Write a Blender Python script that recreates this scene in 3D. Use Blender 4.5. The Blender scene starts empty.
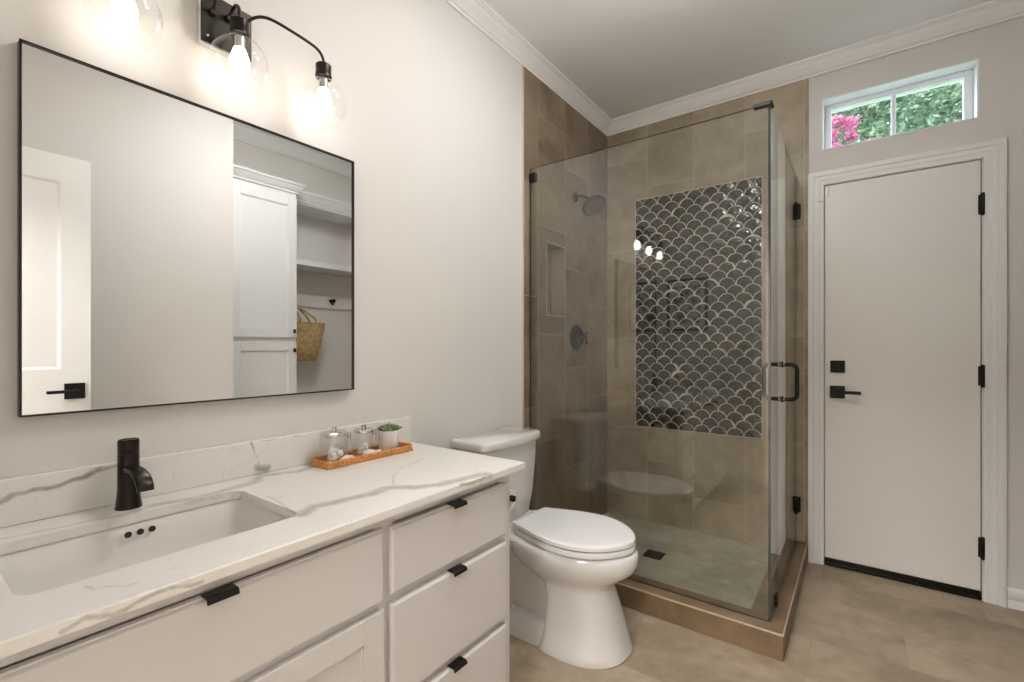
import bpy, bmesh, math, random
from mathutils import Vector, Matrix
random.seed(7)
PI = math.pi
C = bpy.context.scene.collection
scene = bpy.context.scene

# ------------------------------------------------------------ camera
cam_data = bpy.data.cameras.new('camera')
cam = bpy.data.objects.new('camera', cam_data); C.objects.link(cam)
cam_data.sensor_width = 36.0
cam_data.lens = 36.0 * 468.43 / 1024
cam_data.shift_y = 6.44 / 1024
cam_data.clip_start = 0.02
cam.location = (1.4167, -3.0313, 1.17)
cam.rotation_euler = (PI / 2, 0, 0.6366)
scene.camera = cam

# ------------------------------------------------------------ world, sun, large lights, exposure
world = bpy.data.worlds.new('world'); scene.world = world; world.use_nodes = True
wn = world.node_tree
for n in list(wn.nodes): wn.nodes.remove(n)
wo = wn.nodes.new('ShaderNodeOutputWorld'); wb = wn.nodes.new('ShaderNodeBackground'); ws = wn.nodes.new('ShaderNodeTexSky')
ws.sky_type = 'NISHITA'; ws.sun_disc = False; ws.sun_elevation = math.radians(50); ws.sun_rotation = math.radians(200)
wm = wn.nodes.new('ShaderNodeMix'); wm.data_type = 'RGBA'; wm.inputs[0].default_value = .6; wm.inputs[7].default_value = (4.2, 4.4, 4.6, 1)
wn.links.new(ws.outputs[0], wm.inputs[6]); wn.links.new(wm.outputs[2], wb.inputs[0]); wn.links.new(wb.outputs[0], wo.inputs[0])
wb.inputs[1].default_value = 0.7

def area(name, loc, rot, sx, sy, power, col, spread=PI):
    l = bpy.data.lights.new(name, 'AREA'); l.shape = 'RECTANGLE'; l.size = sx; l.size_y = sy
    l.energy = power; l.color = col; l.spread = spread
    o = bpy.data.objects.new(name, l); C.objects.link(o); o.location = loc; o.rotation_euler = rot
    return o
sun_l = bpy.data.lights.new('sun', 'SUN'); sun_l.energy = 3.0; sun_l.angle = math.radians(1); sun_l.color = (1, .95, .88)
sun_o = bpy.data.objects.new('sun', sun_l); C.objects.link(sun_o); sun_o.rotation_euler = (math.radians(48), 0, math.radians(-20))
FILL_DRUM_POWER = 9.8
CAN_POWER = 44.0
area('hall_fill_light', (0.9, -4.6, 2.70), (0, 0, 0), 1.2, 1.2, 75, (1, .98, .97))  # added area light in the unseen hall, fill through the doorway

vs = scene.view_settings
vs.view_transform = 'Standard'; vs.look = 'None'; vs.gamma = 1.0; vs.exposure = 1.40
vs.use_curve_mapping = False
BULB = 6.0

# ------------------------------------------------------------ node helpers
def new_mat(name):
    m = bpy.data.materials.new(name); m.use_nodes = True
    nt = m.node_tree
    for n in list(nt.nodes): nt.nodes.remove(n)
    out = nt.nodes.new('ShaderNodeOutputMaterial')
    return m, nt, out
def setin(nt, node, key, v):
    s = node.inputs[key]
    if hasattr(v, 'links') or isinstance(v, bpy.types.NodeSocket): nt.links.new(v, s)
    else: s.default_value = v
def M_(nt, op, a, b=None, c=None, clamp=False):
    n = nt.nodes.new('ShaderNodeMath'); n.operation = op; n.use_clamp = clamp
    setin(nt, n, 0, a)
    if b is not None: setin(nt, n, 1, b)
    if c is not None: setin(nt, n, 2, c)
    return n.outputs[0]
def V_(nt, op, a, b=None, out=0):
    n = nt.nodes.new('ShaderNodeVectorMath'); n.operation = op
    setin(nt, n, 0, a)
    if b is not None: setin(nt, n, 'Scale' if op == 'SCALE' else 1, b)
    return n.outputs['Value'] if op in ('LENGTH', 'DOT_PRODUCT', 'DISTANCE') else n.outputs[0]
def pos(nt): return nt.nodes.new('ShaderNodeNewGeometry').outputs['Position']
def noise(nt, vec, scale, detail=3, rough=.5, out='Fac', dist=0.0):
    n = nt.nodes.new('ShaderNodeTexNoise'); setin(nt, n, 'Vector', vec); n.inputs['Scale'].default_value = scale
    n.inputs['Detail'].default_value = detail; n.inputs['Roughness'].default_value = rough; n.inputs['Distortion'].default_value = dist
    return n.outputs[out]
def mix(nt, f, a, b):
    n = nt.nodes.new('ShaderNodeMix'); n.data_type = 'RGBA'
    setin(nt, n, 0, f)
    for i, v in ((6, a), (7, b)):
        if isinstance(v, tuple): v = (*v[:3], 1)
        setin(nt, n, i, v)
    return n.outputs[2]
def ramp(nt, f, stops):
    n = nt.nodes.new('ShaderNodeValToRGB'); setin(nt, n, 0, f)
    e = n.color_ramp.elements
    while len(e) < len(stops): e.new(.5)
    for k, (p, c) in enumerate(stops):
        e[k].position = p; e[k].color = (*c, 1) if isinstance(c, tuple) else (c, c, c, 1)
    return n.outputs[0]
def bump(nt, h, strength=.2, dist=.001):
    n = nt.nodes.new('ShaderNodeBump'); n.inputs['Strength'].default_value = strength; n.inputs['Distance'].default_value = dist
    setin(nt, n, 'Height', h); return n.outputs[0]
def pbsdf(nt, out, col, rough=.5, metal=0, spec=.5, normal=None, coat=0, **kw):
    b = nt.nodes.new('ShaderNodeBsdfPrincipled')
    setin(nt, b, 'Base Color', (*col[:3], 1) if isinstance(col, tuple) else col)
    setin(nt, b, 'Roughness', rough); setin(nt, b, 'Metallic', metal); b.inputs['Specular IOR Level'].default_value = spec
    b.inputs['Coat Weight'].default_value = coat; b.inputs['Coat Roughness'].default_value = .05
    if normal is not None: setin(nt, b, 'Normal', normal)
    for k, v in kw.items(): setin(nt, b, k, v)
    nt.links.new(b.outputs[0], out.inputs[0]); return b
def srgb(r, g, b):
    f = lambda c: (c / 255 / 12.92) if c / 255 <= .04045 else ((c / 255 + .055) / 1.055) ** 2.4
    return (f(r), f(g), f(b))

def simple(name, col, rough=.5, metal=0, spec=.5, coat=0, nscale=None, nstr=.1, ndist=.001, var=0.0, vscale=4):
    m, nt, out = new_mat(name)
    p = pos(nt); nrm = None; c = col
    if nscale: nrm = bump(nt, noise(nt, p, nscale, 3, .6), nstr, ndist)
    v = noise(nt, p, vscale, 3)
    c = mix(nt, v, tuple(x * (1 - var) for x in col), tuple(min(1, x * (1 + var)) for x in col))
    pbsdf(nt, out, c, rough, metal, spec, nrm, coat)
    return m

PAINT = simple('wall_paint', srgb(220, 215, 209), .75, spec=.3, nscale=110, nstr=.35, ndist=.0015, var=.01)
CEILP = simple('ceiling_paint', srgb(243, 242, 240), .85, spec=.2, nscale=90, nstr=.15, var=.01)
TRIM = simple('trim_paint', srgb(238, 236, 232), .4, nscale=200, nstr=.03, var=.01)
CABW = simple('cabinet_paint', srgb(214, 210, 207), .38, nscale=200, nstr=.03, var=.01)
CABC = simple('closet_paint', srgb(226, 225, 223), .4, nscale=200, nstr=.03, var=.01)
DOORP = simple('door_paint', srgb(236, 231, 224), .42, nscale=60, nstr=.06, var=.01)
BLACK = simple('matte_black_metal', (.006, .0058, .0055), .42, metal=0, spec=.3, nscale=300, nstr=.05, var=.1)
BRONZE = simple('dark_bronze', (.03, .025, .021), .32, metal=.85, nscale=300, nstr=.05, var=.15)
GUN = simple('gunmetal', (.005, .005, .005), .4, spec=.25, var=.1)
PORC = simple('glazed_porcelain', srgb(222, 219, 214), .12, spec=.6, coat=.4, var=.005)
PLAST = simple('seat_plastic', srgb(236, 235, 233), .2, spec=.5, var=.005)
SINKM = simple('sink_ceramic', srgb(226, 222, 214), .12, spec=.6, coat=.3, var=.005)
CHROME = simple('brushed_chrome', (.72, .71, .69), .18, metal=1, var=.05)
STEEL = simple('clip_steel', (.55, .54, .52), .25, metal=1, var=.05)
POT = simple('white_pot', srgb(228, 224, 216), .45, nscale=120, nstr=.1, var=.02)
SOIL = simple('soil', (.03, .02, .012), .9, nscale=200, nstr=1, ndist=.004, var=.4, vscale=90)
PAPER = simple('tissue_paper', srgb(240, 238, 234), .9, nscale=300, nstr=.3, var=.01)
COTTON = simple('cotton', srgb(250, 248, 244), .95, nscale=200, nstr=.8, ndist=.004, var=.04, vscale=60)
SHELL = simple('sea_shell', srgb(236, 228, 218), .5, nscale=160, nstr=.6, ndist=.003, var=.15, vscale=90)
VINYL = simple('window_vinyl', srgb(236, 238, 240), .35, var=.005)
GAPM = simple('dark_gap', (.02, .018, .016), .8, var=.1)
BARK = simple('tree_bark', (.12, .08, .055), .9, nscale=30, nstr=.8, ndist=.01, var=.3, vscale=20)
GRASS = simple('lawn_grass', (.08, .16, .04), .9, nscale=30, nstr=.8, ndist=.02, var=.4, vscale=6)
EXTW = simple('fence_boards', (.45, .38, .3), .8, nscale=20, nstr=.4, ndist=.01, var=.2)

def leaf_mat(name, a, b, c, tr=.35):
    m, nt, out = new_mat(name)
    col = ramp(nt, noise(nt, pos(nt), 5, 3), [(.3, a), (.5, b), (.7, c)])
    d = nt.nodes.new('ShaderNodeBsdfDiffuse'); t = nt.nodes.new('ShaderNodeBsdfTranslucent'); x = nt.nodes.new('ShaderNodeMixShader')
    nt.links.new(col, d.inputs[0]); nt.links.new(col, t.inputs[0]); x.inputs[0].default_value = tr
    nt.links.new(d.outputs[0], x.inputs[1]); nt.links.new(t.outputs[0], x.inputs[2]); nt.links.new(x.outputs[0], out.inputs[0])
    return m
LEAF = leaf_mat('tree_leaves', (.035, .075, .04), (.10, .17, .10), (.28, .35, .26))
LEAF2 = leaf_mat('blue_green_leaves', (.05, .11, .09), (.10, .20, .16), (.2, .32, .28))
BLOS = leaf_mat('pink_blossom', (.26, .06, .13), (.38, .12, .22), (.5, .26, .34))

def glass_mat(name, tint, base=.04, rough=0.0, boost=1.0):
    m, nt, out = new_mat(name)
    g = nt.nodes.new('ShaderNodeNewGeometry')
    d = V_(nt, 'DOT_PRODUCT', g.outputs['Normal'], g.outputs['Incoming'])
    c = M_(nt, 'SUBTRACT', 1.0, M_(nt, 'ABSOLUTE', d), clamp=True)
    f = M_(nt, 'MULTIPLY_ADD', M_(nt, 'POWER', c, 5.0), (1 - base) * boost, base, clamp=True)
    t = nt.nodes.new('ShaderNodeBsdfTransparent'); t.inputs[0].default_value = (*tint, 1)
    gl = nt.nodes.new('ShaderNodeBsdfGlossy'); gl.inputs['Roughness'].default_value = rough; gl.inputs[0].default_value = (1, 1, 1, 1)
    x = nt.nodes.new('ShaderNodeMixShader'); nt.links.new(f, x.inputs[0])
    nt.links.new(t.outputs[0], x.inputs[1]); nt.links.new(gl.outputs[0], x.inputs[2]); nt.links.new(x.outputs[0], out.inputs[0])
    return m
GLASS = glass_mat('shower_glass', (.955, .965, .95), .058)
GEDGE = simple('glass_edge', (.008, .022, .02), .35, spec=.2, var=.1)
CLEAR = glass_mat('clear_glass', (.98, .98, .975), .03)
JARG = glass_mat('jar_glass', (.985, .985, .98), .045)
WPANE = glass_mat('window_pane_glass', (.97, .98, .98), .04)

m, nt, out = new_mat('mirror_silver'); MIRROR = m
gl = nt.nodes.new('ShaderNodeBsdfGlossy'); gl.inputs[0].default_value = (.90, .91, .90, 1); gl.inputs['Roughness'].default_value = 0
nt.links.new(gl.outputs[0], out.inputs[0])

m, nt, out = new_mat('lit_bulb'); BULBM = m
e = nt.nodes.new('ShaderNodeEmission'); e.inputs[0].default_value = (1, .93, .84, 1); e.inputs[1].default_value = BULB
nt.links.new(e.outputs[0], out.inputs[0])
m, nt, out = new_mat('fill_drum_diffuser'); DIFF = m
e = nt.nodes.new('ShaderNodeEmission'); e.inputs[0].default_value = (.96, .98, 1, 1); e.inputs[1].default_value = FILL_DRUM_POWER
nt.links.new(e.outputs[0], out.inputs[0])

def tile_mat(name, ua, u0, W, va, v0, H, stag, cA, cB, cG, gw=.004, rough=.45, vein=1.0, stag_shift=0):
    m, nt, out = new_mat(name)
    p = pos(nt); s = nt.nodes.new('ShaderNodeSeparateXYZ'); nt.links.new(p, s.inputs[0])
    u = M_(nt, 'DIVIDE', M_(nt, 'SUBTRACT', s.outputs[ua], u0), W)
    col = M_(nt, 'FLOOR', u); fu = M_(nt, 'SUBTRACT', u, col)
    off = M_(nt, 'MULTIPLY', M_(nt, 'ADD', col, float(stag_shift)), stag)
    v = M_(nt, 'DIVIDE', M_(nt, 'ADD', M_(nt, 'SUBTRACT', s.outputs[va], v0), off), H)
    row = M_(nt, 'FLOOR', v); fv = M_(nt, 'SUBTRACT', v, row)
    du = M_(nt, 'MULTIPLY', M_(nt, 'MINIMUM', fu, M_(nt, 'SUBTRACT', 1.0, fu)), W)
    dv = M_(nt, 'MULTIPLY', M_(nt, 'MINIMUM', fv, M_(nt, 'SUBTRACT', 1.0, fv)), H)
    d = M_(nt, 'MINIMUM', du, dv)
    g = M_(nt, 'SUBTRACT', 1.0, M_(nt, 'SMOOTH_MIN', 1.0, M_(nt, 'DIVIDE', d, gw * .5), .3), clamp=True)
    cmb = nt.nodes.new('ShaderNodeCombineXYZ'); nt.links.new(col, cmb.inputs[0]); nt.links.new(row, cmb.inputs[1])
    w = nt.nodes.new('ShaderNodeTexWhiteNoise'); w.noise_dimensions = '3D'; nt.links.new(cmb.outputs[0], w.inputs[0])
    p2 = V_(nt, 'ADD', p, V_(nt, 'SCALE', w.outputs['Color'], 9.0))
    n1 = noise(nt, p2, 2.3, 6, .62, dist=.6)
    n2 = noise(nt, p2, 14, 5, .65)
    t = M_(nt, 'ADD', M_(nt, 'MULTIPLY', n1, .7), M_(nt, 'MULTIPLY', n2, .3))
    t = M_(nt, 'ADD', t, M_(nt, 'MULTIPLY', M_(nt, 'SUBTRACT', w.outputs['Value'], .5), .08))
    c = ramp(nt, t, [(.36, cA), (.62, cB)])
    c = mix(nt, g, c, cG)
    nrm = bump(nt, M_(nt, 'SUBTRACT', M_(nt, 'MULTIPLY', n2, .15), g), .35, .0012)
    pbsdf(nt, out, c, rough, normal=nrm, spec=.5)
    return m
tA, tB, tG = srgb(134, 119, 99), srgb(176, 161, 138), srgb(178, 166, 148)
TILE_L = tile_mat('shower_tile_left', 1, 0, .295, 2, .045, .6, .2, srgb(108, 92, 74), srgb(148, 130, 109), tG, gw=.0052)  # same tile as the back wall, colour darkened for this dimmer wall
TILE_B = tile_mat('shower_tile_back', 0, 0, .2945, 2, .63, .6, .2, tA, tB, srgb(190, 178, 160), gw=.0052)  # lighter copy of the left tile, glass reflection put into its colour
CURBT = tile_mat('curb_tile', 0, .02, .6, 1, .0, .6, 0, srgb(104, 84, 60), srgb(140, 117, 90), srgb(120, 102, 78), gw=.001)
FLOORT = tile_mat('floor_tile', 1, -.8, .6, 0, 1.265, .6, .3, srgb(142, 125, 104), srgb(182, 165, 142), srgb(146, 131, 112), gw=.003, rough=.5, stag_shift=1)
PAN = tile_mat('shower_floor_tile', 1, -.2, 3.0, 0, -.9, 3.0, 0, srgb(138, 130, 112), srgb(190, 184, 166), srgb(150, 140, 122), gw=.001, rough=.45)

# mosaic glaze and grout
m, nt, out = new_mat('black_glaze'); GLAZE = m
p = pos(nt)
c = ramp(nt, noise(nt, p, 7, 3), [(.35, (.006, .006, .007)), (.65, (.022, .022, .021))])
pbsdf(nt, out, c, .07, spec=.55, coat=.1, normal=bump(nt, noise(nt, p, 30, 1.5), .6, .008))
GROUT = simple('mosaic_grout', srgb(200, 190, 174), .8, nscale=200, nstr=.2, var=.03)

# marble-look quartz with its own veins (world positions on the slab)
def marble(name, segs):
    m, nt, out = new_mat(name)
    p0 = pos(nt)
    nz = nt.nodes.new('ShaderNodeTexNoise'); nt.links.new(p0, nz.inputs['Vector']); nz.inputs['Scale'].default_value = 16; nz.inputs['Detail'].default_value = 5
    p = V_(nt, 'ADD', p0, V_(nt, 'SCALE', V_(nt, 'SUBTRACT', nz.outputs['Color'], (.5, .5, .5)), .028))
    tot = None
    for a, b, w, k in segs:
        a = Vector(a); b = Vector(b); ba = b - a
        pa = V_(nt, 'SUBTRACT', p, tuple(a))
        h = M_(nt, 'DIVIDE', V_(nt, 'DOT_PRODUCT', pa, tuple(ba)), max(ba.length_squared, 1e-9), clamp=True)
        d = V_(nt, 'LENGTH', V_(nt, 'SUBTRACT', pa, V_(nt, 'SCALE', tuple(ba), h)))
        f = M_(nt, 'SUBTRACT', 1.0, M_(nt, 'DIVIDE', d, w), clamp=True)
        f = M_(nt, 'MULTIPLY', M_(nt, 'MULTIPLY', M_(nt, 'POWER', f, .6), k), 1.0)
        tot = f if tot is None else M_(nt, 'MAXIMUM', tot, f)
    streak = noise(nt, p0, 45, 5, .7)
    tot = M_(nt, 'MULTIPLY', tot, M_(nt, 'MULTIPLY_ADD', streak, 1.2, .35), clamp=True)
    # faint all-over cloud and hair lines
    n1 = noise(nt, p0, 3.2, 4, .55, dist=1.2)
    hair = M_(nt, 'SUBTRACT', 1.0, M_(nt, 'DIVIDE', M_(nt, 'ABSOLUTE', M_(nt, 'SUBTRACT', n1, .5)), .006), clamp=True)
    tot = M_(nt, 'MAXIMUM', tot, M_(nt, 'MULTIPLY', hair, .13))
    c = mix(nt, tot, srgb(230, 226, 219), srgb(132, 128, 116))
    pbsdf(nt, out, c, .24, spec=.5)
    return m
def poly(pts, w, k): return [(pts[i], pts[i + 1], w, k) for i in range(len(pts) - 1)]

# ------------------------------------------------------------ object helpers
ORG = {}
def tag(o, label=None, cat=None, group=None, kind=None):
    if label: o['label'] = label
    if cat: o['category'] = cat
    if group: o['group'] = group
    if kind: o['kind'] = kind
    return o
def thing(name, label, cat, loc=(0, 0, 0), group=None):
    o = bpy.data.objects.new(name, None); C.objects.link(o); o.location = loc; o.empty_display_size = .05
    ORG[o.name] = Vector(loc)
    return tag(o, label, cat, group)
def obj(name, bm, mat, parent=None, smooth=None, shift=True):
    """links the bmesh (world coordinates) as one mesh object"""
    me = bpy.data.meshes.new(name)
    bmesh.ops.recalc_face_normals(bm, faces=bm.faces[:])
    if parent is not None: org = ORG[parent.name]
    else:
        xs = [v.co for v in bm.verts]
        org = Vector(((min(v.x for v in xs) + max(v.x for v in xs)) / 2, (min(v.y for v in xs) + max(v.y for v in xs)) / 2, min(v.z for v in xs)))
    bmesh.ops.translate(bm, verts=bm.verts[:], vec=-org)
    if smooth is not None:
        for f in bm.faces: f.smooth = True
        for e_ in bm.edges:
            if len(e_.link_faces) == 2 and e_.calc_face_angle(0) > math.radians(smooth): e_.smooth = False
    bm.to_mesh(me); bm.free()
    o = bpy.data.objects.new(name, me); C.objects.link(o)
    mats = mat if isinstance(mat, (list, tuple)) else [mat]
    for mm in mats: me.materials.append(mm)
    if parent is not None: o.parent = parent
    else: o.location = org
    ORG[o.name] = org
    return o
def B(): return bmesh.new()
def bx(bm, x0, x1, y0, y1, z0, z1, bev=0.0, seg=1, mi=0):
    t = bmesh.new()
    vs_ = [t.verts.new((x, y, z)) for x in (x0, x1) for y in (y0, y1) for z in (z0, z1)]
    for f in ((0, 1, 3, 2), (4, 6, 7, 5), (0, 4, 5, 1), (2, 3, 7, 6), (0, 2, 6, 4), (1, 5, 7, 3)): t.faces.new([vs_[i] for i in f])
    bmesh.ops.recalc_face_normals(t, faces=t.faces[:])
    if bev: bmesh.ops.bevel(t, geom=t.edges[:], offset=bev, segments=seg, affect='EDGES', profile=.5)
    for f in t.faces: f.material_index = mi
    merge(bm, t); return bm
def merge(bm, t, M=None):
    mp = {}
    for v in t.verts: mp[v] = bm.verts.new(M @ v.co if M else v.co)
    for f in t.faces:
        try:
            nf = bm.faces.new([mp[v] for v in f.verts]); nf.material_index = f.material_index
        except ValueError: pass
    t.free()
def box(name, x0, x1, y0, y1, z0, z1, mat, parent=None, bev=0.0, seg=1, smooth=None):
    return obj(name, bx(B(), x0, x1, y0, y1, z0, z1, bev, seg), mat, parent, smooth)
def lathe(bm, prof, c, axis='z', n=32, sx=1, sy=1, cap=True):
    """prof: (r, h) along axis from c"""
    c = Vector(c)
    A = {'z': (Vector((1, 0, 0)), Vector((0, 1, 0)), Vector((0, 0, 1))), 'x': (Vector((0, 1, 0)), Vector((0, 0, 1)), Vector((1, 0, 0))),
         'y': (Vector((1, 0, 0)), Vector((0, 0, 1)), Vector((0, 1, 0)))}
    if isinstance(axis, str): u, v, w = A[axis]
    else:
        w = Vector(axis).normalized(); u = w.orthogonal().normalized(); v = w.cross(u)
    rings = []
    for r, h in prof:
        rings.append([bm.verts.new(c + u * (r * sx * math.cos(2 * PI * k / n)) + v * (r * sy * math.sin(2 * PI * k / n)) + w * h) for k in range(n)])
    for a, b in zip(rings, rings[1:]):
        for k in range(n): bm.faces.new((a[k], a[(k + 1) % n], b[(k + 1) % n], b[k]))
    if cap: bm.faces.new(rings[0][::-1]); bm.faces.new(rings[-1])
    return bm
def tube(bm, pts, r, n=12, closed=False, rf=None, cap=True):
    pts = [Vector(p) for p in pts]; N = len(pts); rings = []
    up = None
    for i in range(N):
        if closed: t = (pts[(i + 1) % N] - pts[i - 1]).normalized()
        else: t = (pts[min(i + 1, N - 1)] - pts[max(i - 1, 0)]).normalized()
        if up is None: up = t.orthogonal().normalized()
        up = (up - t * up.dot(t))
        if up.length < 1e-6: up = t.orthogonal()
        up.normalize(); s = t.cross(up)
        rr = rf(i) if rf else r
        rings.append([bm.verts.new(pts[i] + (up * math.cos(2 * PI * k / n) + s * math.sin(2 * PI * k / n)) * rr) for k in range(n)])
    for i in range(N if closed else N - 1):
        a, b = rings[i], rings[(i + 1) % N]
        if closed and i == N - 1:   # align the seam
            best = min(range(n), key=lambda q: (a[0].co - b[q].co).length)
            b = b[best:] + b[:best]
        for k in range(n): bm.faces.new((a[k], a[(k + 1) % n], b[(k + 1) % n], b[k]))
    if not closed and cap: bm.faces.new(rings[0][::-1]); bm.faces.new(rings[-1])
    return bm
def smooth_path(pts, n=6):
    pts = [Vector(p) for p in pts]; out = []
    P = [pts[0]] + pts + [pts[-1]]
    for i in range(1, len(P) - 2):
        for k in range(n):
            t = k / n; a, b, c, d = P[i - 1], P[i], P[i + 1], P[i + 2]
            out.append(.5 * ((2 * b) + (c - a) * t + (2 * a - 5 * b + 4 * c - d) * t * t + (3 * b - a - 3 * c + d) * t ** 3))
    out.append(pts[-1]); return out
def loft(bm, secs, cap=True):
    rings = [[bm.verts.new(p) for p in s] for s in secs]; n = len(rings[0])
    for a, b in zip(rings, rings[1:]):
        for k in range(n): bm.faces.new((a[k], a[(k + 1) % n], b[(k + 1) % n], b[k]))
    if cap: bm.faces.new(rings[0][::-1]); bm.faces.new(rings[-1])
    return bm
def prism(bm, prof, axis, a, b, base=(0, 0, 0)):
    """prof list of 2D points, extruded along axis from a to b. axis 'x': prof=(y,z); 'y': prof=(x,z); 'z': prof=(x,y)"""
    def P(q, t): return {'x': (t, q[0], q[1]), 'y': (q[0], t, q[1]), 'z': (q[0], q[1], t)}[axis]
    A_ = [bm.verts.new(P(q, a)) for q in prof]; B_ = [bm.verts.new(P(q, b)) for q in prof]; n = len(prof)
    for k in range(n): bm.faces.new((A_[k], A_[(k + 1) % n], B_[(k + 1) % n], B_[k]))
    bm.faces.new(A_[::-1]); bm.faces.new(B_)
    return bm
def struct(o): o['kind'] = 'structure'; return o

# ------------------------------------------------------------ room shell
H = 2.722; YR = -3.15; XR = 1.77; XC = 2.17
YT = -1.02      # where the shower tile starts on the left wall
XT = 1.199      # where it ends on the back wall
struct(box('floor', -1.6, 3.4, -6.6, .30, -.12, 0, FLOORT))
struct(box('ceiling', -1.6, 3.4, -6.6, .30, H, H + .12, CEILP))
struct(box('wall_left', -.13, 0, YR, YT, 0, H, PAINT))
NY0, NY1, NZ0, NZ1 = -.792, -.591, 1.355, 1.762
b = B()
xt = .006
bx(b, -.13, xt, YT, NY0, 0, H); bx(b, -.13, xt, NY1, .13, 0, H)
bx(b, -.13, xt, NY0, NY1, 0, NZ0); bx(b, -.13, xt, NY0, NY1, NZ1, H); bx(b, -.13, -.09, NY0, NY1, NZ0, NZ1)
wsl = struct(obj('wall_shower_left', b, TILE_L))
b = B()
for (a0, a1, c0, c1) in ((NY0 - .006, NY0, NZ0 - .006, NZ1 + .006), (NY1, NY1 + .006, NZ0 - .006, NZ1 + .006), (NY0, NY1, NZ0 - .006, NZ0), (NY0, NY1, NZ1, NZ1 + .006)):
    bx(b, xt - .004, xt + .002, a0, a1, c0, c1)
obj('niche_trim', b, simple('niche_edge', srgb(178, 166, 148), .4), wsl)
# edge strip where tile meets paint
struct(box('trim_1', -.001, xt + .002, YT - .004, YT, 0, H - .077, simple('edge_strip', srgb(196, 186, 170), .4)))

# back wall: tiled part and painted part with door and transom openings
DX1, DX2, DZ = 1.268, 1.876, 2.043
WX1, WX2, WZ1, WZ2 = 1.259, 1.866, 2.233, 2.510
WD = .20
struct(box('wall_shower_back', xt, XT, 0, .20, 0, H, TILE_B))
b = B()
bx(b, XT, WX1, .002, WD, 0, H); bx(b, DX2 + .004, XC, .002, WD, 0, H)
bx(b, WX1, DX2 + .004, .002, WD, DZ + .004, WZ1); bx(b, WX1, DX2 + .004, .002, WD, WZ2, H)
bx(b, WX2, DX2 + .004, .002, WD, WZ1, WZ2)
bx(b, WX1, DX1 - .004, .002, WD, 0, DZ + .004)
struct(obj('wall_back', b, PAINT))
# other walls
b = B(); bx(b, XR, XC + .4, YR, -1.710, 0, H); struct(obj('wall_right', b, PAINT))
b = B()
CY0, CY1, CZ1 = -1.245, -.42, 2.27
bx(b, XC, XC + .4, -1.710, CY0, 0, H); bx(b, XC, XC + .4, CY1, .2, 0, H); bx(b, XC, XC + .4, CY0, CY1, CZ1, H)
bx(b, XC + .10, XC + .4, CY0, CY1, 0, CZ1)
struct(obj('wall_closet', b, PAINT))
b = B()
EX0, EX1, EZ = .80, 1.625, 2.075
bx(b, -.13, EX0, YR - .12, YR, 0, H); bx(b, EX1, XC + .4, YR - .12, YR, 0, H); bx(b, EX0, EX1, YR - .12, YR, EZ, H)
struct(obj('wall_rear', b, PAINT))
b = B(); bx(b, -1.6, -1.5, -6.6, YR - .12, 0, H); struct(obj('wall_hall_left', b, PAINT))
b = B(); bx(b, 3.3, 3.4, -6.6, YR - .12, 0, H); struct(obj('wall_hall_right', b, PAINT))
b = B(); bx(b, -1.5, 3.3, -6.6, -6.5, 0, H); struct(obj('wall_hall_rear', b, PAINT))
b = B(); bx(b, -1.5, -.13, YR - .12, YR, 0, H); bx(b, XC + .4, 3.3, YR - .12, YR, 0, H); struct(obj('wall_hall_front', b, PAINT))

# crown moulding, profile (distance from wall, height below ceiling)
CP = [(0, -.077), (.008, -.077), (.010, -.072), (.010, -.066), (.015, -.064), (.019, -.058), (.027, -.048), (.038, -.039), (.047, -.028),
      (.052, -.019), (.058, -.017), (.060, -.011), (.067, -.009), (.069, 0), (0, 0)]
def crown(n, pts):
    """sweep CP along a polyline of wall corners (x, y); inside of the room lies to the right of travel"""
    P = [Vector(p) for p in pts]; secs = []
    for i, q in enumerate(P):
        dirs = []
        if i > 0: dirs.append((P[i] - P[i - 1]).normalized())
        if i < len(P) - 1: dirs.append((P[i + 1] - P[i]).normalized())
        ns = [Vector((d.y, -d.x)) for d in dirs]
        off = ns[0] if len(ns) == 1 else (ns[0] + ns[1]) / (1 + ns[0].dot(ns[1]))
        secs.append([(q.x + off.x * d, q.y + off.y * d, H + z) for d, z in CP])
    b = B(); loft(b, secs); o = obj(n, b, TRIM, smooth=35); return struct(o)
crown('trim_2', [(0, YR), (0, 0), (XC, 0), (XC, -1.710), (XR, -1.710), (XR, YR), (0.0, YR)])

def casing(n, x0, x1, z1, y, w, flip=1, z0=0):
    """fluted door casing around an opening on plane y"""
    prof = [(0, 0), (0, .009), (.006, .012), (.014, .012), (.016, .009), (.022, .009), (.024, .013), (w * .55, .015), (w * .57, .012), (w * .63, .012),
            (w * .66, .018), (w - .006, .020), (w, .016), (w, 0)]
    secs = []
    for (X, Z, sx, sz) in ((x0, z0, -1, 0), (x0, z1, -1, 1), (x1, z1, 1, 1), (x1, z0, 1, 0)):
        secs.append([(X + sx * o_, y - flip * h, Z + sz * o_) for o_, h in prof])
    b = B(); loft(b, secs); return struct(obj(n, b, TRIM, smooth=50))
casing('trim_3', DX1, DX2 + .006, DZ + .002, .002, .072)
casing('trim_4', EX0, EX1, EZ, YR, .07, flip=-1)
# baseboards
def baseboard(n, axis, a, b_, wall, d):
    pr = [(0, 0), (.016, 0), (.016, .030), (.013, .034), (.013, .040), (.016, .044), (.016, .070), (.012, .078), (.006, .086), (0, .088)]
    bm = B()
    pr2 = [(wall + d * q[0], q[1]) for q in pr]
    prism(bm, pr2, axis, a, b_)
    return struct(obj(n, bm, TRIM, smooth=40))
baseboard('baseboard_back', 'x', DX2 + .08, XC, .002, -1)
baseboard('baseboard_right', 'y', -2.2, -1.710, XR, -1)
baseboard('baseboard_left', 'y', -1.946, YT - .01, 0, 1)
struct(box('trim_5', XR, XC, -1.710, -1.760, 0, .088, TRIM))

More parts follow.
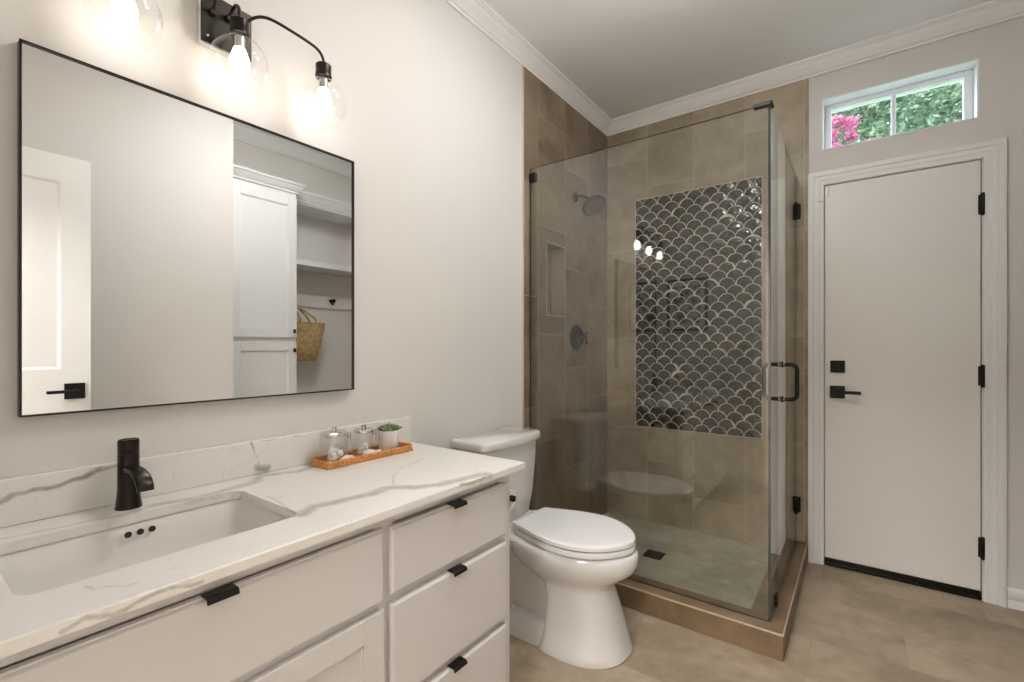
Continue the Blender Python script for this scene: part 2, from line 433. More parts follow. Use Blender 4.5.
# door to outside
d1 = struct(thing('door_1', None, None, ((DX1 + DX2) / 2, .02, 0)))
box('slab', DX1 + .003, DX2 - .003, .006, .048, .040, DZ - .003, DOORP, d1, bev=.002)
b = B(); bx(b, DX1 - .004, DX1, .0, .10, 0, DZ + .004); bx(b, DX2 + .001, DX2 + .004, .0, .10, 0, DZ + .004); bx(b, DX1 - .004, DX2 + .004, .0, .10, DZ, DZ + .004)
bx(b, DX1, DX1 + .02, .052, .10, 0, DZ); bx(b, DX2 - .02, DX2, .052, .10, 0, DZ); bx(b, DX1, DX2, .052, .10, DZ - .02, DZ)
obj('jamb', b, TRIM, d1)
box('gap_shade_sheet', DX1, DX2, .10, .13, 0, DZ, GAPM, d1)  # dark sheet behind the slab, its colour makes the shade in the gaps
b = B(); bx(b, DX1 + .001, DX2 - .001, -.004, .05, .0, .018, .003); bx(b, DX1 + .002, DX2 - .002, .002, .046, .019, .038, .002)
obj('threshold', b, BRONZE, d1)
for zc in (1.832, 1.038, .244):
    b = B(); lathe(b, [(.006, -.052), (.008, -.048), (.008, .048), (.006, .052)], (DX2 + .002, -.006, zc), 'z', 16)
    bx(b, DX2 - .012, DX2 + .002, .0, .007, zc - .045, zc + .045, .001)
    obj('hinge', b, BLACK, d1, smooth=40)
b = B(); bx(b, 1.296, 1.360, -.008, .006, 1.036, 1.100, .002); bx(b, 1.305, 1.351, -.016, -.006, 1.045, 1.091, .003)
obj('deadbolt', b, BLACK, d1)
b = B(); bx(b, 1.294, 1.360, -.008, .006, .900, .966, .002); lathe(b, [(.014, 0), (.014, -.028)], (1.330, -.006, .934), 'y', 20)
bx(b, 1.320, 1.428, -.050, -.032, .927, .943, .002); bx(b, 1.320, 1.342, -.034, -.02, .925, .945)
obj('lever_handle', b, BLACK, d1)
b = B(); bx(b, 1.276, 1.290, -.006, .006, 1.985, 2.032, .002); bx(b, 1.236, 1.262, -.022, -.010, 1.955, 1.967, .002); obj('contact_sensor', b, TRIM, d1)

# transom window
w1 = struct(thing('window_1', None, None, ((WX1 + WX2) / 2, .2, WZ1)))
b = B()
t = .006
bx(b, WX1, WX1 + t, -.001, WD, WZ1, WZ2); bx(b, WX2 - t, WX2, -.001, WD, WZ1, WZ2); bx(b, WX1 + t, WX2 - t, -.001, WD, WZ2 - t, WZ2); bx(b, WX1 + t, WX2 - t, -.001, WD, WZ1, WZ1 + t)
obj('reveal', b, VINYL, w1)
b = B(); F0, F1 = .085, .135
GX0, GX1, GZ0, GZ1 = 1.297, 1.827, 2.252, 2.477
bx(b, WX1 + t, GX0, F0, F1, WZ1 + t, WZ2 - t, .003); bx(b, GX1, WX2 - t, F0, F1, WZ1 + t, WZ2 - t, .003)
bx(b, GX0, GX1, F0, F1, GZ1, WZ2 - t, .003); bx(b, GX0, GX1, F0, F1, WZ1 + t, GZ0, .003)
bx(b, 1.554, 1.574, F0 + .01, F1, GZ0, GZ1, .003)
bx(b, GX0, GX1, F0 - .006, F0 + .012, GZ1 + .008, WZ2 - t, .002)
obj('window_frame', b, VINYL, w1)
b = B(); bx(b, GX0, 1.554, F0 + .024, F0 + .028, GZ0, GZ1); bx(b, 1.574, GX1, F0 + .024, F0 + .028, GZ0, GZ1)
obj('pane', b, WPANE, w1)

# ------------------------------------------------------------ shower
# scale mosaic: one panel of domed fan tiles on grout
MX0, MX1, MZ0, MZ1 = .214, .970, .645, 2.155
b = B(); bx(b, MX0, MX1, -.003, .0, MZ0, MZ1)
for fx in ((MX0 - .004, MX0, MZ0 - .004, MZ1 + .004), (MX1, MX1 + .004, MZ0 - .004, MZ1 + .004), (MX0, MX1, MZ0 - .004, MZ0), (MX0, MX1, MZ1, MZ1 + .004)):
    bx(b, fx[0], fx[1], -.005, .0, fx[2], fx[3])
mp_ = struct(thing('wall_mosaic', None, None, ((MX0 + MX1) / 2, 0, MZ0)))
obj('grout_bed', b, GROUT, mp_)
r = (MX1 - MX0) / 16; g = .0022
def fan():
    pts = []
    n = 14
    for k in range(n + 1):          # top arc, right to left
        a = PI * k / n; pts.append(((r - g) * math.cos(a), (r - g) * math.sin(a)))
    # left concave arc, circle centre (-r,-r), radius r+g, from the side to the foot
    n = 7
    for k in range(1, n + 1):
        a = PI / 2 - (PI / 2) * k / n
        x, z = -r + (r + g) * math.cos(a), -r + (r + g) * math.sin(a)
        if x < -.0001 - g * .3: pts.append((x, z))
    pts.append((0, -r + g * 3.2))
    for k in range(1, n + 1):
        a = PI - (PI / 2) * (k) / n
        x, z = r + (r + g) * math.cos(a), -r + (r + g) * math.sin(a)
        if x > .0001 + g * .3 and x < r - g: pts.append((x, z))
    return pts
FAN = fan()
b = B()
nrow = int((MZ1 - MZ0) / r) + 3
for j in range(-1, nrow):
    z = MZ0 + r * j + .0
    x_off = r if j % 2 == 0 else 0
    for i in range(0, 9):
        x = MX0 + x_off + 2 * r * i
        if x - r > MX1 - .004 or x + r < MX0 + .004: continue
        tx, tz = random.gauss(0, .032), random.gauss(0, .032)
        def P3(px, pz, h):
            X = min(max(x + px, MX0 + g * .5), MX1 - g * .5); Z = min(max(z + pz, MZ0 + g * .5), MZ1 - g * .5)
            return (X, -.0045 - h - (px * tx + pz * tz), Z)
        if z - r > MZ1 - .004 or z + r < MZ0 + .006: continue
        rings = []
        for sc, h in ((1.0, -.0035), (.97, 0), (.72, .0016), (.38, .0024)):
            rings.append([b.verts.new(P3(q[0] * sc, q[1] * sc, h)) for q in FAN])
        c0 = b.verts.new(P3(0, 0, .0027)); n = len(FAN)
        for a_, b_ in zip(rings, rings[1:]):
            for k in range(n): b.faces.new((a_[k], a_[(k + 1) % n], b_[(k + 1) % n], b_[k]))
        for k in range(n): b.faces.new((rings[-1][k], rings[-1][(k + 1) % n], c0))
bmesh.ops.remove_doubles(b, verts=b.verts[:], dist=1e-5)
obj('scale_tiles', b, GLAZE, mp_, smooth=60)

# pan and curb
CXO, CYO, CH = 1.193, -1.031, .098
struct(box('floor_shower', xt, 1.064, -.907, 0, 0.0, .02, PAN))
b = B()
bx(b, xt, CXO, CYO, -.905, 0, CH, .003, 2); bx(b, 1.062, CXO, -.903, 0, 0, CH, .003, 2)
sc_ = obj('shower_curb', b, CURBT); tag(sc_, 'tan tiled low shower curb wrapping the front and right side of the shower', 'curb')
b = B(); bx(b, xt, CXO + .001, CYO - .001, CYO + .004, CH - .006, CH + .001, .001); bx(b, CXO - .004, CXO + .001, CYO + .006, 0, CH - .006, CH + .001, .001)
obj('edge_strip', b, simple('curb_edge', srgb(190, 172, 146), .4), sc_)
dr = thing('shower_drain', 'square black tile drain set in the shower floor', 'drain', (.506, -.474, .02))
b = B(); bx(b, .455, .557, -.525, -.423, .02, .0225, .001); obj('frame', b, BLACK, dr)
b = B()
for k in range(6): bx(b, .462, .550, -.517 + k * .0155, -.508 + k * .0155, .0226, .0240)
obj('grate', b, BRONZE, dr)

# glass: fixed front panel
GY, GXX, GZB, GZT = -.963, 1.137, CH + .001, 2.122
fp = thing('shower_glass_panel', 'large clear fixed glass panel facing the toilet on the front shower curb', 'glass panel', (.57, GY, GZB))
def glass_sheet(name, x0, x1, y0, y1, z0, z1, parent, thin):
    b = B(); bx(b, x0, x1, y0, y1, z0, z1)
    for f in b.faces:
        nn = f.normal if f.normal.length else f.normal
        f.normal_update(); nn = f.normal
        if abs(nn['xyz'.index(thin)]) < .9: f.material_index = 1
    return obj(name, b, [GLASS, GEDGE], parent)
glass_sheet('glass_sheet', .010, GXX + .005, GY - .005, GY + .005, GZB, GZT, fp, 'y')
b = B(); bx(b, .007, .048, GY - .012, GY + .012, 2.048, 2.094, .003); obj('wall_clamp', b, BLACK, fp)
b = B(); bx(b, GXX - .055, GXX + .008, GY - .012, GY - .0055, GZT - .008, GZT + .004, .002); bx(b, GXX - .055, GXX - .007, GY + .0055, GY + .012, GZT - .008, GZT + .004, .002)
bx(b, GXX - .055, GXX + .012, GY - .012, GY + .012, GZT + .0005, GZT + .007, .002); bx(b, GXX - .012, GXX + .012, GY + .008, GY + .05, GZT + .0005, GZT + .007, .002)
obj('corner_clamp', b, BLACK, fp)
# narrow return panel and hinged door
YS = -.765
rp = thing('shower_return_panel', 'narrow clear fixed glass strip on the right curb next to the shower door', 'glass panel', (GXX, (GY + YS) / 2, GZB))
glass_sheet('glass_sheet', GXX - .005, GXX + .005, GY + .007, YS - .002, GZB, GZT, rp, 'x')
b = B(); bx(b, GXX - .011, GXX + .011, -.835, -.800, GZB, GZB + .05, .003); obj('base_clamp', b, BLACK, rp)
sd = thing('shower_door', 'clear frameless glass shower door with black pull handle beside white door', 'shower door', (GXX, YS / 2, GZB))
glass_sheet('glass_sheet', GXX - .005, GXX + .005, YS + .002, -.012, GZB + .008, GZT, sd, 'x')
for zc in (1.922, .301):
    b = B(); bx(b, GXX - .012, GXX - .0055, -.06, -.008, zc - .042, zc + .042, .003); bx(b, GXX + .0055, GXX + .012, -.06, -.008, zc - .042, zc + .042, .003)
    bx(b, GXX - .024, GXX + .024, -.008, -.001, zc - .042, zc + .042, .002); lathe(b, [(.009, -.045), (.009, .045)], (GXX, -.012, zc), 'z', 14)
    obj('hinge', b, BLACK, sd)
yh, zh0, zh1 = -.640, .940, 1.094
b = B()
for s in (1, -1):
    q = [(GXX + s * .006, yh, zh1)]
    for k in range(7): a = PI / 2 * k / 6; q.append((GXX + s * (.042 + .022 * math.sin(a)), yh, zh1 - .022 + .022 * math.cos(a)))
    for k in range(7): a = PI / 2 * k / 6; q.append((GXX + s * (.042 + .022 * math.cos(a)), yh, zh0 + .022 - .022 * math.sin(a)))
    q.append((GXX + s * .006, yh, zh0)); tube(b, q, .0088, 14)
    for z in (zh0, zh1): lathe(b, [(.013, 0), (.013, s * .007)], (GXX + s * .0055, yh, z), 'x', 18)
obj('pull_handle', b, BLACK, sd, smooth=40)
b = B()
for s in (1, -1):
    for z in (zh0, zh1): lathe(b, [(.0115, 0), (.0115, s * .003)], (GXX + s * .014, yh, z), 'x', 18)
obj('washer', b, STEEL, sd, smooth=40)

# shower head and valve
sh = thing('shower_sprayer', 'round black shower head on a short arm high on the tiled wall', 'shower head', (xt, -.470, 2.10))
b = B(); lathe(b, [(.031, 0), (.031, .004), (.024, .012), (.011, .016)], (xt, -.470, 2.100), 'x', 24); obj('flange', b, GUN, sh, smooth=40)
b = B(); tube(b, smooth_path([(xt + .01, -.470, 2.10), (.05, -.470, 2.10), (.085, -.470, 2.082), (.115, -.470, 2.052)]), .0095, 12); obj('arm', b, GUN, sh, smooth=40)
b = B(); ax = Vector((.56, -.14, -.80)).normalized()
lathe(b, [(.012, -.02), (.016, -.008), (.022, .012), (.060, .024), (.072, .032), (.075, .040), (.073, .048), (.066, .050)], (.115, -.470, 2.055), ax, 36)
obj('spray_head', b, GUN, sh, smooth=40)
b = B(); lathe(b, [(.064, .0502), (.064, .0515)], (.115, -.470, 2.055), ax, 36); obj('spray_face', b, simple('spray_rubber', (.06, .058, .055), .5), sh)
sv = thing('shower_valve', 'round black shower valve trim with cross handle below shower head', 'shower valve', (xt, -.452, 1.229))
b = B(); lathe(b, [(.082, 0), (.082, .003), (.076, .008), (.03, .012), (.026, .035), (.022, .04)], (xt, -.452, 1.229), 'x', 40); obj('escutcheon', b, GUN, sv, smooth=40)
b = B(); lathe(b, [(.016, .04), (.019, .046), (.019, .064), (.014, .07)], (xt, -.452, 1.229), 'x', 24)
for a in (PI / 4, 3 * PI / 4, 5 * PI / 4, 7 * PI / 4):
    dy, dz = math.cos(a), math.sin(a)
    tube(b, [(xt + .055, -.452 + dy * .010, 1.229 + dz * .010), (xt + .055, -.452 + dy * .040, 1.229 + dz * .040)], .0065, 10)
    tube(b, [(xt + .055, -.452 + dy * .036, 1.229 + dz * .036), (xt + .055, -.452 + dy * .046, 1.229 + dz * .046)], .0095, 12)
obj('cross_handle', b, GUN, sv, smooth=40)

# ------------------------------------------------------------ vanity
VY0, VY1, VF, ZC = YR + .003, -1.832, .5205, .803
CT = .020
van = thing('vanity_cabinet', 'long white shaker bathroom vanity with black edge pulls under the quartz top', 'vanity', (.3, (VY0 + VY1) / 2, 0))
b = B()
bx(b, .003, .455, VY0, VY1 - .018, .0, .09)                    # toe kick
bx(b, .003, VF - .018, VY0, VY1, .09, .115)
bx(b, .003, VF - .018, VY1 - .018, VY1, .115, ZC - CT)              # right end
bx(b, .003, VF - .018, VY0, VY0 + .018, .115, ZC - CT)
bx(b, .003, .015, VY0 + .018, VY1 - .018, .115, ZC - CT)
bx(b, .015, .50, -2.333, -2.318, .115, ZC - CT)
for q in ((VY0, VY1, .754, ZC - CT - .0005), (VY0, VY1, .09, .125)): bx(b, VF - .018, VF, q[0], q[1], q[2], q[3])
for y0, y1 in ((VY0, -3.035), (-2.355, -2.300), (-1.885, VY1)): bx(b, VF - .018, VF, y0, y1, .125, .754)
for y0, y1, z0, z1 in ((-2.300, -1.885, .555, .600), (-2.300, -1.885, .30, .345), (-3.035, -2.355, .555, .60)): bx(b, VF - .018, VF, y0, y1, z0, z1)
bx(b, VF - .04, VF - .019, -3.035, -1.885, .125, .754)
obj('carcass', b, CABW, van)
def slab_front(name, y0, y1, z0, z1):
    # slab with small routed edge
    b = B(); x0, x1 = VF + .0005, VF + .018; e_ = .007
    secs = []
    for x, o_ in ((x0, 0), (x1 - .006, 0), (x1 - .005, .003), (x1 - .002, .005), (x1, e_)):
        secs.append([(x, y0 + o_, z0 + o_), (x, y1 - o_, z0 + o_), (x, y1 - o_, z1 - o_), (x, y0 + o_, z1 - o_)])
    loft(b, secs); return obj(name, b, CABW, van)
def edge_pull(parent, yc, zt, w=.050):
    b = B(); x = VF + .018
    pr = [(x - .014, zt), (x + .0245, zt), (x + .028, zt - .0025), (x + .028, zt - .013), (x + .0245, zt - .013), (x + .0245, zt - .0045), (x - .014, zt - .0015 - .0)]
    pr = [(x - .012, zt + .0028), (x + .011, zt + .0028), (x + .0152, zt + .000), (x + .0172, zt - .007), (x + .0150, zt - .007), (x + .013, zt - .001), (x + .010, zt + .0004), (x - .012, zt + .0004)]
    prism(b, pr, 'y', yc - w / 2, yc + w / 2)
    return obj('edge_pull', b, BLACK, parent)
for z0, z1 in ((.588, .747), (.331, .567), (.118, .311)):
    d = slab_front('drawer', -2.316, -1.866, z0, z1); edge_pull(d, -2.096, z1)
d = slab_front('false_front', -3.047, -2.337, .583, .751); edge_pull(d, -2.684, .751)
def shaker(name, y0, y1, z0, z1, mat, parent, x0, x1, rail=.055, side=1):
    """shaker door on plane x; side=+1 faces +x, -1 faces -x"""
    b = B(); s = side
    def S(xa, xb): return (min(xa, xb), max(xa, xb))
    f = lambda a, c: S(a, c)
    fx = S(x0, x1); inner = S(x0, x1 - s * .008)
    bx(b, *fx, y0, y0 + rail, z0, z1, .0012); bx(b, *fx, y1 - rail, y1, z0, z1, .0012)
    bx(b, *fx, y0 + rail, y1 - rail, z1 - rail, z1, .0012); bx(b, *fx, y0 + rail, y1 - rail, z0, z0 + rail, .0012)
    bx(b, *inner, y0 + rail, y1 - rail, z0 + rail, z1 - rail)
    # small bead round the panel
    for q in ((y0 + rail, y0 + rail + .006, z0 + rail, z1 - rail), (y1 - rail - .006, y1 - rail, z0 + rail, z1 - rail), (y0 + rail, y1 - rail, z0 + rail, z0 + rail + .006), (y0 + rail, y1 - rail, z1 - rail - .006, z1 - rail)):
        bx(b, *S(x0, x1 - s * .004), *q, .001)
    return obj(name, b, mat, parent)
for y0, y1 in ((-2.689, -2.337), (-3.047, -2.695)):
    shaker('cabinet_door', y0, y1, .118, .565, CABW, van, VF + .0005, VF + .018)

# countertop with sink cutout; veins placed at slab positions
SY0, SY1, SX0, SX1 = -2.913, -2.477, .131, .433
CY_END = -1.800; CXF = .559
def rr(x0, x1, y0, y1, rad, n=6):
    pts = []
    for cx, cy, a0 in ((x1 - rad, y1 - rad, 0), (x0 + rad, y1 - rad, PI / 2), (x0 + rad, y0 + rad, PI), (x1 - rad, y0 + rad, 1.5 * PI)):
        for k in range(n + 1):
            a = a0 + PI / 2 * k / n; pts.append((cx + rad * math.cos(a), cy + rad * math.sin(a)))
    return pts
Z = ZC
vein = []
vein += poly([(.430, -2.480, Z), (.405, -2.430, Z), (.425, -2.36, Z), (.436, -2.300, Z), (.428, -2.241, Z), (.480, -2.195, Z), (.515, -2.141, Z), (.528, -2.06, Z), (.545, -1.98, Z)], .024, .62)
vein += poly([(.43, -2.218, Z), (.35, -2.16, Z), (.30, -2.10, Z), (.262, -1.953, Z)], .005, .3)
vein += poly([(.022, -2.375, Z), (.095, -2.42, Z), (.105, -2.491, Z), (.118, -2.562, Z), (.10, -2.65, Z)], .020, .5)
vein += poly([(.045, -2.37, Z), (.06, -2.345, Z), (.082, -2.293, Z), (.06, -2.20, Z)], .020, .5)
vein += poly([(.430, -2.48, Z), (.36, -2.47, Z), (.25, -2.463, Z)], .006, .35)
vein += poly([(.462, -2.84, Z), (.483, -2.833, Z), (.486, -2.82, Z), (.512, -2.809, Z), (.510, -2.791, Z)], .004, .35)
vein += poly([(.08, -3.0, Z), (.10, -2.85, Z), (.115, -2.75, Z), (.11, -2.6, Z)], .007, .35)
vein += poly([(CXF, -2.887, .789), (CXF, -2.86, .797), (CXF, -2.829, .788), (CXF, -2.788, .796), (CXF, -2.769, .797), (CXF, -2.72, .790)], .005, .6)
vein += poly([(CXF, -2.10, .798), (CXF, -2.05, .792), (CXF, -1.98, .799)], .007, .6)
xb = .02
vein += poly([(xb, -3.10, .80), (xb, -2.95, .84), (xb, -2.885, .856), (xb, -2.862, .868), (xb, -2.838, .873), (xb, -2.817, .867), (xb, -2.789, .870), (xb, -2.756, .882), (xb, -2.736, .890), (xb, -2.698, .899)], .0065, .9)
vein += poly([(xb, -2.395, .900), (xb, -2.378, .85), (xb, -2.365, .82)], .0045, .7)
vein += poly([(xb, -2.378, .824), (xb, -2.352, .812)], .015, .85)
vein += poly([(xb, -2.371, .900), (xb, -2.309, .892), (xb, -2.259, .897)], .003, .45)
QUARTZ = marble('veined_quartz', vein)
b = B()
outer = [(CXF, VY0), (CXF, CY_END), (.001, CY_END), (.001, VY0)]
inner = rr(SX0, SX1, SY0, SY1, .03)
zt, zb = ZC, ZC - CT
ch = .0025
def ring_faces(z, up):
    # triangulated annulus between outer rect and inner loop
    t = bmesh.new()
    o_ = [t.verts.new((x, y, z)) for x, y in outer2]; i_ = [t.verts.new((x, y, z)) for x, y in inner]
    es = [t.edges.new((o_[k], o_[(k + 1) % 4])) for k in range(4)] + [t.edges.new((i_[k], i_[(k + 1) % len(i_)])) for k in range(len(i_))]
    bmesh.ops.triangle_fill(t, edges=es, use_beauty=True)
    merge(b, t)
outer2 = [(CXF - ch, VY0), (CXF - ch, CY_END - ch), (.001, CY_END - ch), (.001, VY0)]; ring_faces(zt, True)
outer2 = outer; ring_faces(zb, False)
def wall_loop(la, za, lb, zb_):
    n = len(la)
    A_ = [b.verts.new((x, y, za)) for x, y in la]; B_ = [b.verts.new((x, y, zb_)) for x, y in lb]
    for k in range(n): b.faces.new((A_[k], A_[(k + 1) % n], B_[(k + 1) % n], B_[k]))
o2 = [(CXF - ch, VY0), (CXF - ch, CY_END - ch), (.001, CY_END - ch), (.001, VY0)]
wall_loop(o2, zt, outer, zt - ch); wall_loop(outer, zt - ch, outer, zb); wall_loop(inner, zt, inner, zb)
bmesh.ops.remove_doubles(b, verts=b.verts[:], dist=1e-5)
ct = obj('countertop', b, QUARTZ); tag(ct, 'white quartz countertop with grey veins on the vanity', 'countertop')
box('backsplash', .001, .020, VY0, CY_END, ZC + .0005, .901, QUARTZ, ct, bev=.0015)

# undermount sink
b = B()
secs = []
for ex, z, rad in ((.022, zb - .0005, .045), (.006, zb - .0005, .034), (-.000, zb - .010, .032), (-.010, zb - .06, .04), (-.022, zb - .105, .05), (-.045, zb - .125, .05), (-.09, zb - .130, .04)):
    secs.append([(x, y, z) for x, y in rr(SX0 - ex, SX1 + ex, SY0 - ex, SY1 + ex, rad)])
rings = [[b.verts.new(p_) for p_ in s] for s in secs]; n = len(rings[0])
for a_, b2 in zip(rings, rings[1:]):
    for k in range(n): b.faces.new((a_[k], a_[(k + 1) % n], b2[(k + 1) % n], b2[k]))
b.faces.new(rings[-1])
sk = obj('sink', b, SINKM, smooth=50); tag(sk, 'white rectangular undermount sink set in the quartz counter', 'sink')
md = sk.modifiers.new('thickness', 'SOLIDIFY'); md.thickness = .008; md.offset = -1
b = B(); lathe(b, [(.001, 0), (.026, 0), (.03, .002), (.03, .004), (.022, .004), (.020, .001)], ((SX0 + SX1) / 2, (SY0 + SY1) / 2, zb - .1295), 'z', 28, cap=False)
obj('drain', b, BLACK, sk, smooth=40)
for yy in (-2.709, -2.6875, -2.666):
    b = B(); lathe(b, [(.0058, 0), (.0066, .0012), (.0066, .0035)], (SX0 + .0095, yy, .763), (1, 0, .16), 18)
    obj('overflow_hole', b, GAPM, sk)

# faucet
FX, FY = .070, -2.690
fa = thing('faucet', 'dark bronze single-hole faucet with angled spout behind the sink', 'faucet', (FX, FY, ZC))
b = B(); lathe(b, [(.0252, 0), (.0252, .003), (.0242, .008), (.0220, .024), (.0204, .045), (.0200, .124)], (FX, FY, ZC + .0005), 'z', 36); obj('body', b, BRONZE, fa, smooth=35)
b = B(); lathe(b, [(.0193, .1245), (.0201, .126), (.0201, .153), (.0187, .1565), (.0150, .1545)], (FX, FY, ZC), 'z', 36)
bx(b, FX + .004, FX + .022, FY - .006, FY + .006, ZC + .150, ZC + .158, .002, 2)
obj('handle_cap', b, BRONZE, fa, smooth=35)
b = B(); secs = []
cl_ = [(.010, .893, .0080, .0135), (.040, .896, .0058, .0145), (.066, .895, .0052, .0150), (.090, .889, .0052, .0153), (.105, .880, .0060, .0155), (.113, .870, .0068, .0155), (.115, .861, .0068, .015)]
for i_, (dx, zc, ht, hy) in enumerate(cl_):
    a_ = cl_[max(i_ - 1, 0)]; c_ = cl_[min(i_ + 1, len(cl_) - 1)]
    tx, tz = c_[0] - a_[0], c_[1] - a_[1]; L_ = math.hypot(tx, tz); nx_, nz_ = -tz / L_, tx / L_
    sec = []
    for k in range(20):
        a = 2 * PI * k / 20; ca, sa = math.cos(a), math.sin(a)
        u_ = hy * math.copysign(abs(ca) ** .5, ca); w_ = ht * math.copysign(abs(sa) ** .6, sa)
        sec.append((FX + dx + nx_ * w_, FY + u_, zc + nz_ * w_))
    secs.append(sec)
loft(b, secs); obj('spout', b, BRONZE, fa, smooth=45)

# mirror
my0, my1, mz0, mz1 = -2.8585, -2.0595, 1.025, 1.8085
mi_ = thing('wall_mirror', 'large rectangular mirror in a thin black frame above the sink', 'mirror', (.015, (my0 + my1) / 2, mz0))
b = B(); fw = .0038
bx(b, .001, .026, my0, my0 + fw, mz0, mz1, .001); bx(b, .001, .026, my1 - fw, my1, mz0, mz1, .001)
bx(b, .001, .026, my0 + fw, my1 - fw, mz1 - fw, mz1, .001); bx(b, .001, .026, my0 + fw, my1 - fw, mz0, mz0 + fw, .001)
obj('frame', b, BRONZE, mi_)
box('mirror_glass', .004, .0195, my0 + fw, my1 - fw, mz0 + fw, mz1 - fw, MIRROR, mi_)

# vanity light
LX, LY0, LS = .105, -2.465, .241
vl = thing('vanity_light', 'bronze three-arm vanity light with clear glass globes above the mirror', 'wall lamp', (.0, LY0, 2.0))
b = B(); bx(b, .001, .034, LY0 - .066, LY0 + .060, 1.974, 2.106, .010, 3); obj('lit_side_box', b, CHROME, vl, smooth=40)  # pale metal stands in for the lamplight on the dark plate's sides
b = B(); bx(b, .0345, .040, LY0 - .066, LY0 + .060, 1.974, 2.106, .001); obj('backplate', b, BRONZE, vl, smooth=40)
for yy, zz in ((LY0 - .052, 1.990), (LY0 + .046, 1.990)):
    b = B(); lathe(b, [(.004, 0), (.003, .003)], (.0402, yy, zz), 'x', 12); obj('screw', b, STEEL, vl)
for s in (-1, 0, 1):
    y = LY0 + s * LS
    if s == 0: q = [(.040, y, 2.062), (.060, y, 2.076), (.085, y, 2.080), (.101, y, 2.066), (LX, y, 2.045), (LX, y, 2.028)]
    else: q = [(.040, LY0 + s * .040, 2.058), (.068, LY0 + s * .044, 2.074), (.090, LY0 + s * .065, 2.084), (.103, LY0 + s * .10, 2.083), (LX, y - s * .050, 2.076), (LX, y - s * .014, 2.066), (LX, y, 2.045), (LX, y, 2.028)]
    b = B(); tube(b, smooth_path(q, 7), .0042, 12); lathe(b, [(.010, 0), (.008, .010)], q[0], 'x', 16); obj('arm', b, BRONZE, vl, smooth=40)
    b = B(); lathe(b, [(.006, 2.033), (.020, 2.032), (.0228, 2.029), (.0228, 2.004), (.0240, 2.002), (.0240, 1.992), (.020, 1.990)], (LX, y, 0), 'z', 28)
    obj('socket', b, BRONZE, vl, smooth=40)
    b = B(); R = .070; pr = []
    for k in range(21):
        a = math.radians(17 + (130 - 17) * k / 20); pr.append((R * math.sin(a), 1.914 + R * 1.06 * math.cos(a)))
    pr = [(.0205, 1.9895)] + pr; lathe(b, pr, (LX, y, 0), 'z', 48, cap=False)
    obj('globe', b, CLEAR, vl, smooth=60)
    b = B(); tube(b, [(LX + (pr[-1][0]) * math.cos(2 * PI * k / 48), y + pr[-1][0] * math.sin(2 * PI * k / 48), pr[-1][1]) for k in range(48)], .0010, 6, closed=True)
    obj('globe_rim', b, JARG, vl, smooth=60)
    b = B(); lathe(b, [(.004, 1.889), (.014, 1.893), (.021, 1.902), (.0245, 1.915), (.0235, 1.928), (.018, 1.944), (.0135, 1.957)], (LX, y, 0), 'z', 24)
    obj('bulb', b, BULBM, vl, smooth=60)
    b = B(); lathe(b, [(.0135, 1.9572), (.0135, 1.9895)], (LX, y, 0), 'z', 20); obj('bulb_base', b, CHROME, vl, smooth=40)

# added lamps unseen above the frame: downlight placed by pull shadows, drum for fill
m, nt, out = new_mat('downlight_lens'); CANM = m
e = nt.nodes.new('ShaderNodeEmission'); e.inputs[0].default_value = (1, .965, .93, 1); e.inputs[1].default_value = CAN_POWER
nt.links.new(e.outputs[0], out.inputs[0])
KX, KY = .88, -1.87
rl = thing('added_downlight', 'round white recessed downlight added unseen in the ceiling, placed by the pull shadows', 'downlight', (KX, KY, H))
b = B(); lathe(b, [(.095, -.0005), (.093, -.006), (.078, -.004), (.078, -.0005)], (KX, KY, H), 'z', 40, cap=False); obj('trim_ring', b, TRIM, rl, smooth=40)
b = B(); lathe(b, [(.076, -.001), (.076, -.003)], (KX, KY, H), 'z', 40); obj('lens', b, CANM, rl)
LCX, LCY = 1.02, -1.56
cl = thing('fill_drum_lamp', 'unseen white drum lamp added close under the ceiling for fill light', 'fill lamp', (LCX, LCY, H))  # added drum, brightens the ceiling and the back of the room
b = B(); lathe(b, [(.07, -.001), (.07, -.012), (.06, -.018), (.012, -.020), (.012, -.100)], (LCX, LCY, H), 'z', 32); obj('canopy', b, BRONZE, cl, smooth=40)
b = B(); lathe(b, [(.02, -.1005), (.15, -.102), (.163, -.108), (.163, -.198), (.15, -.206), (.005, -.208)], (LCX, LCY, H), 'z', 40); obj('diffuser', b, DIFF, cl, smooth=50)

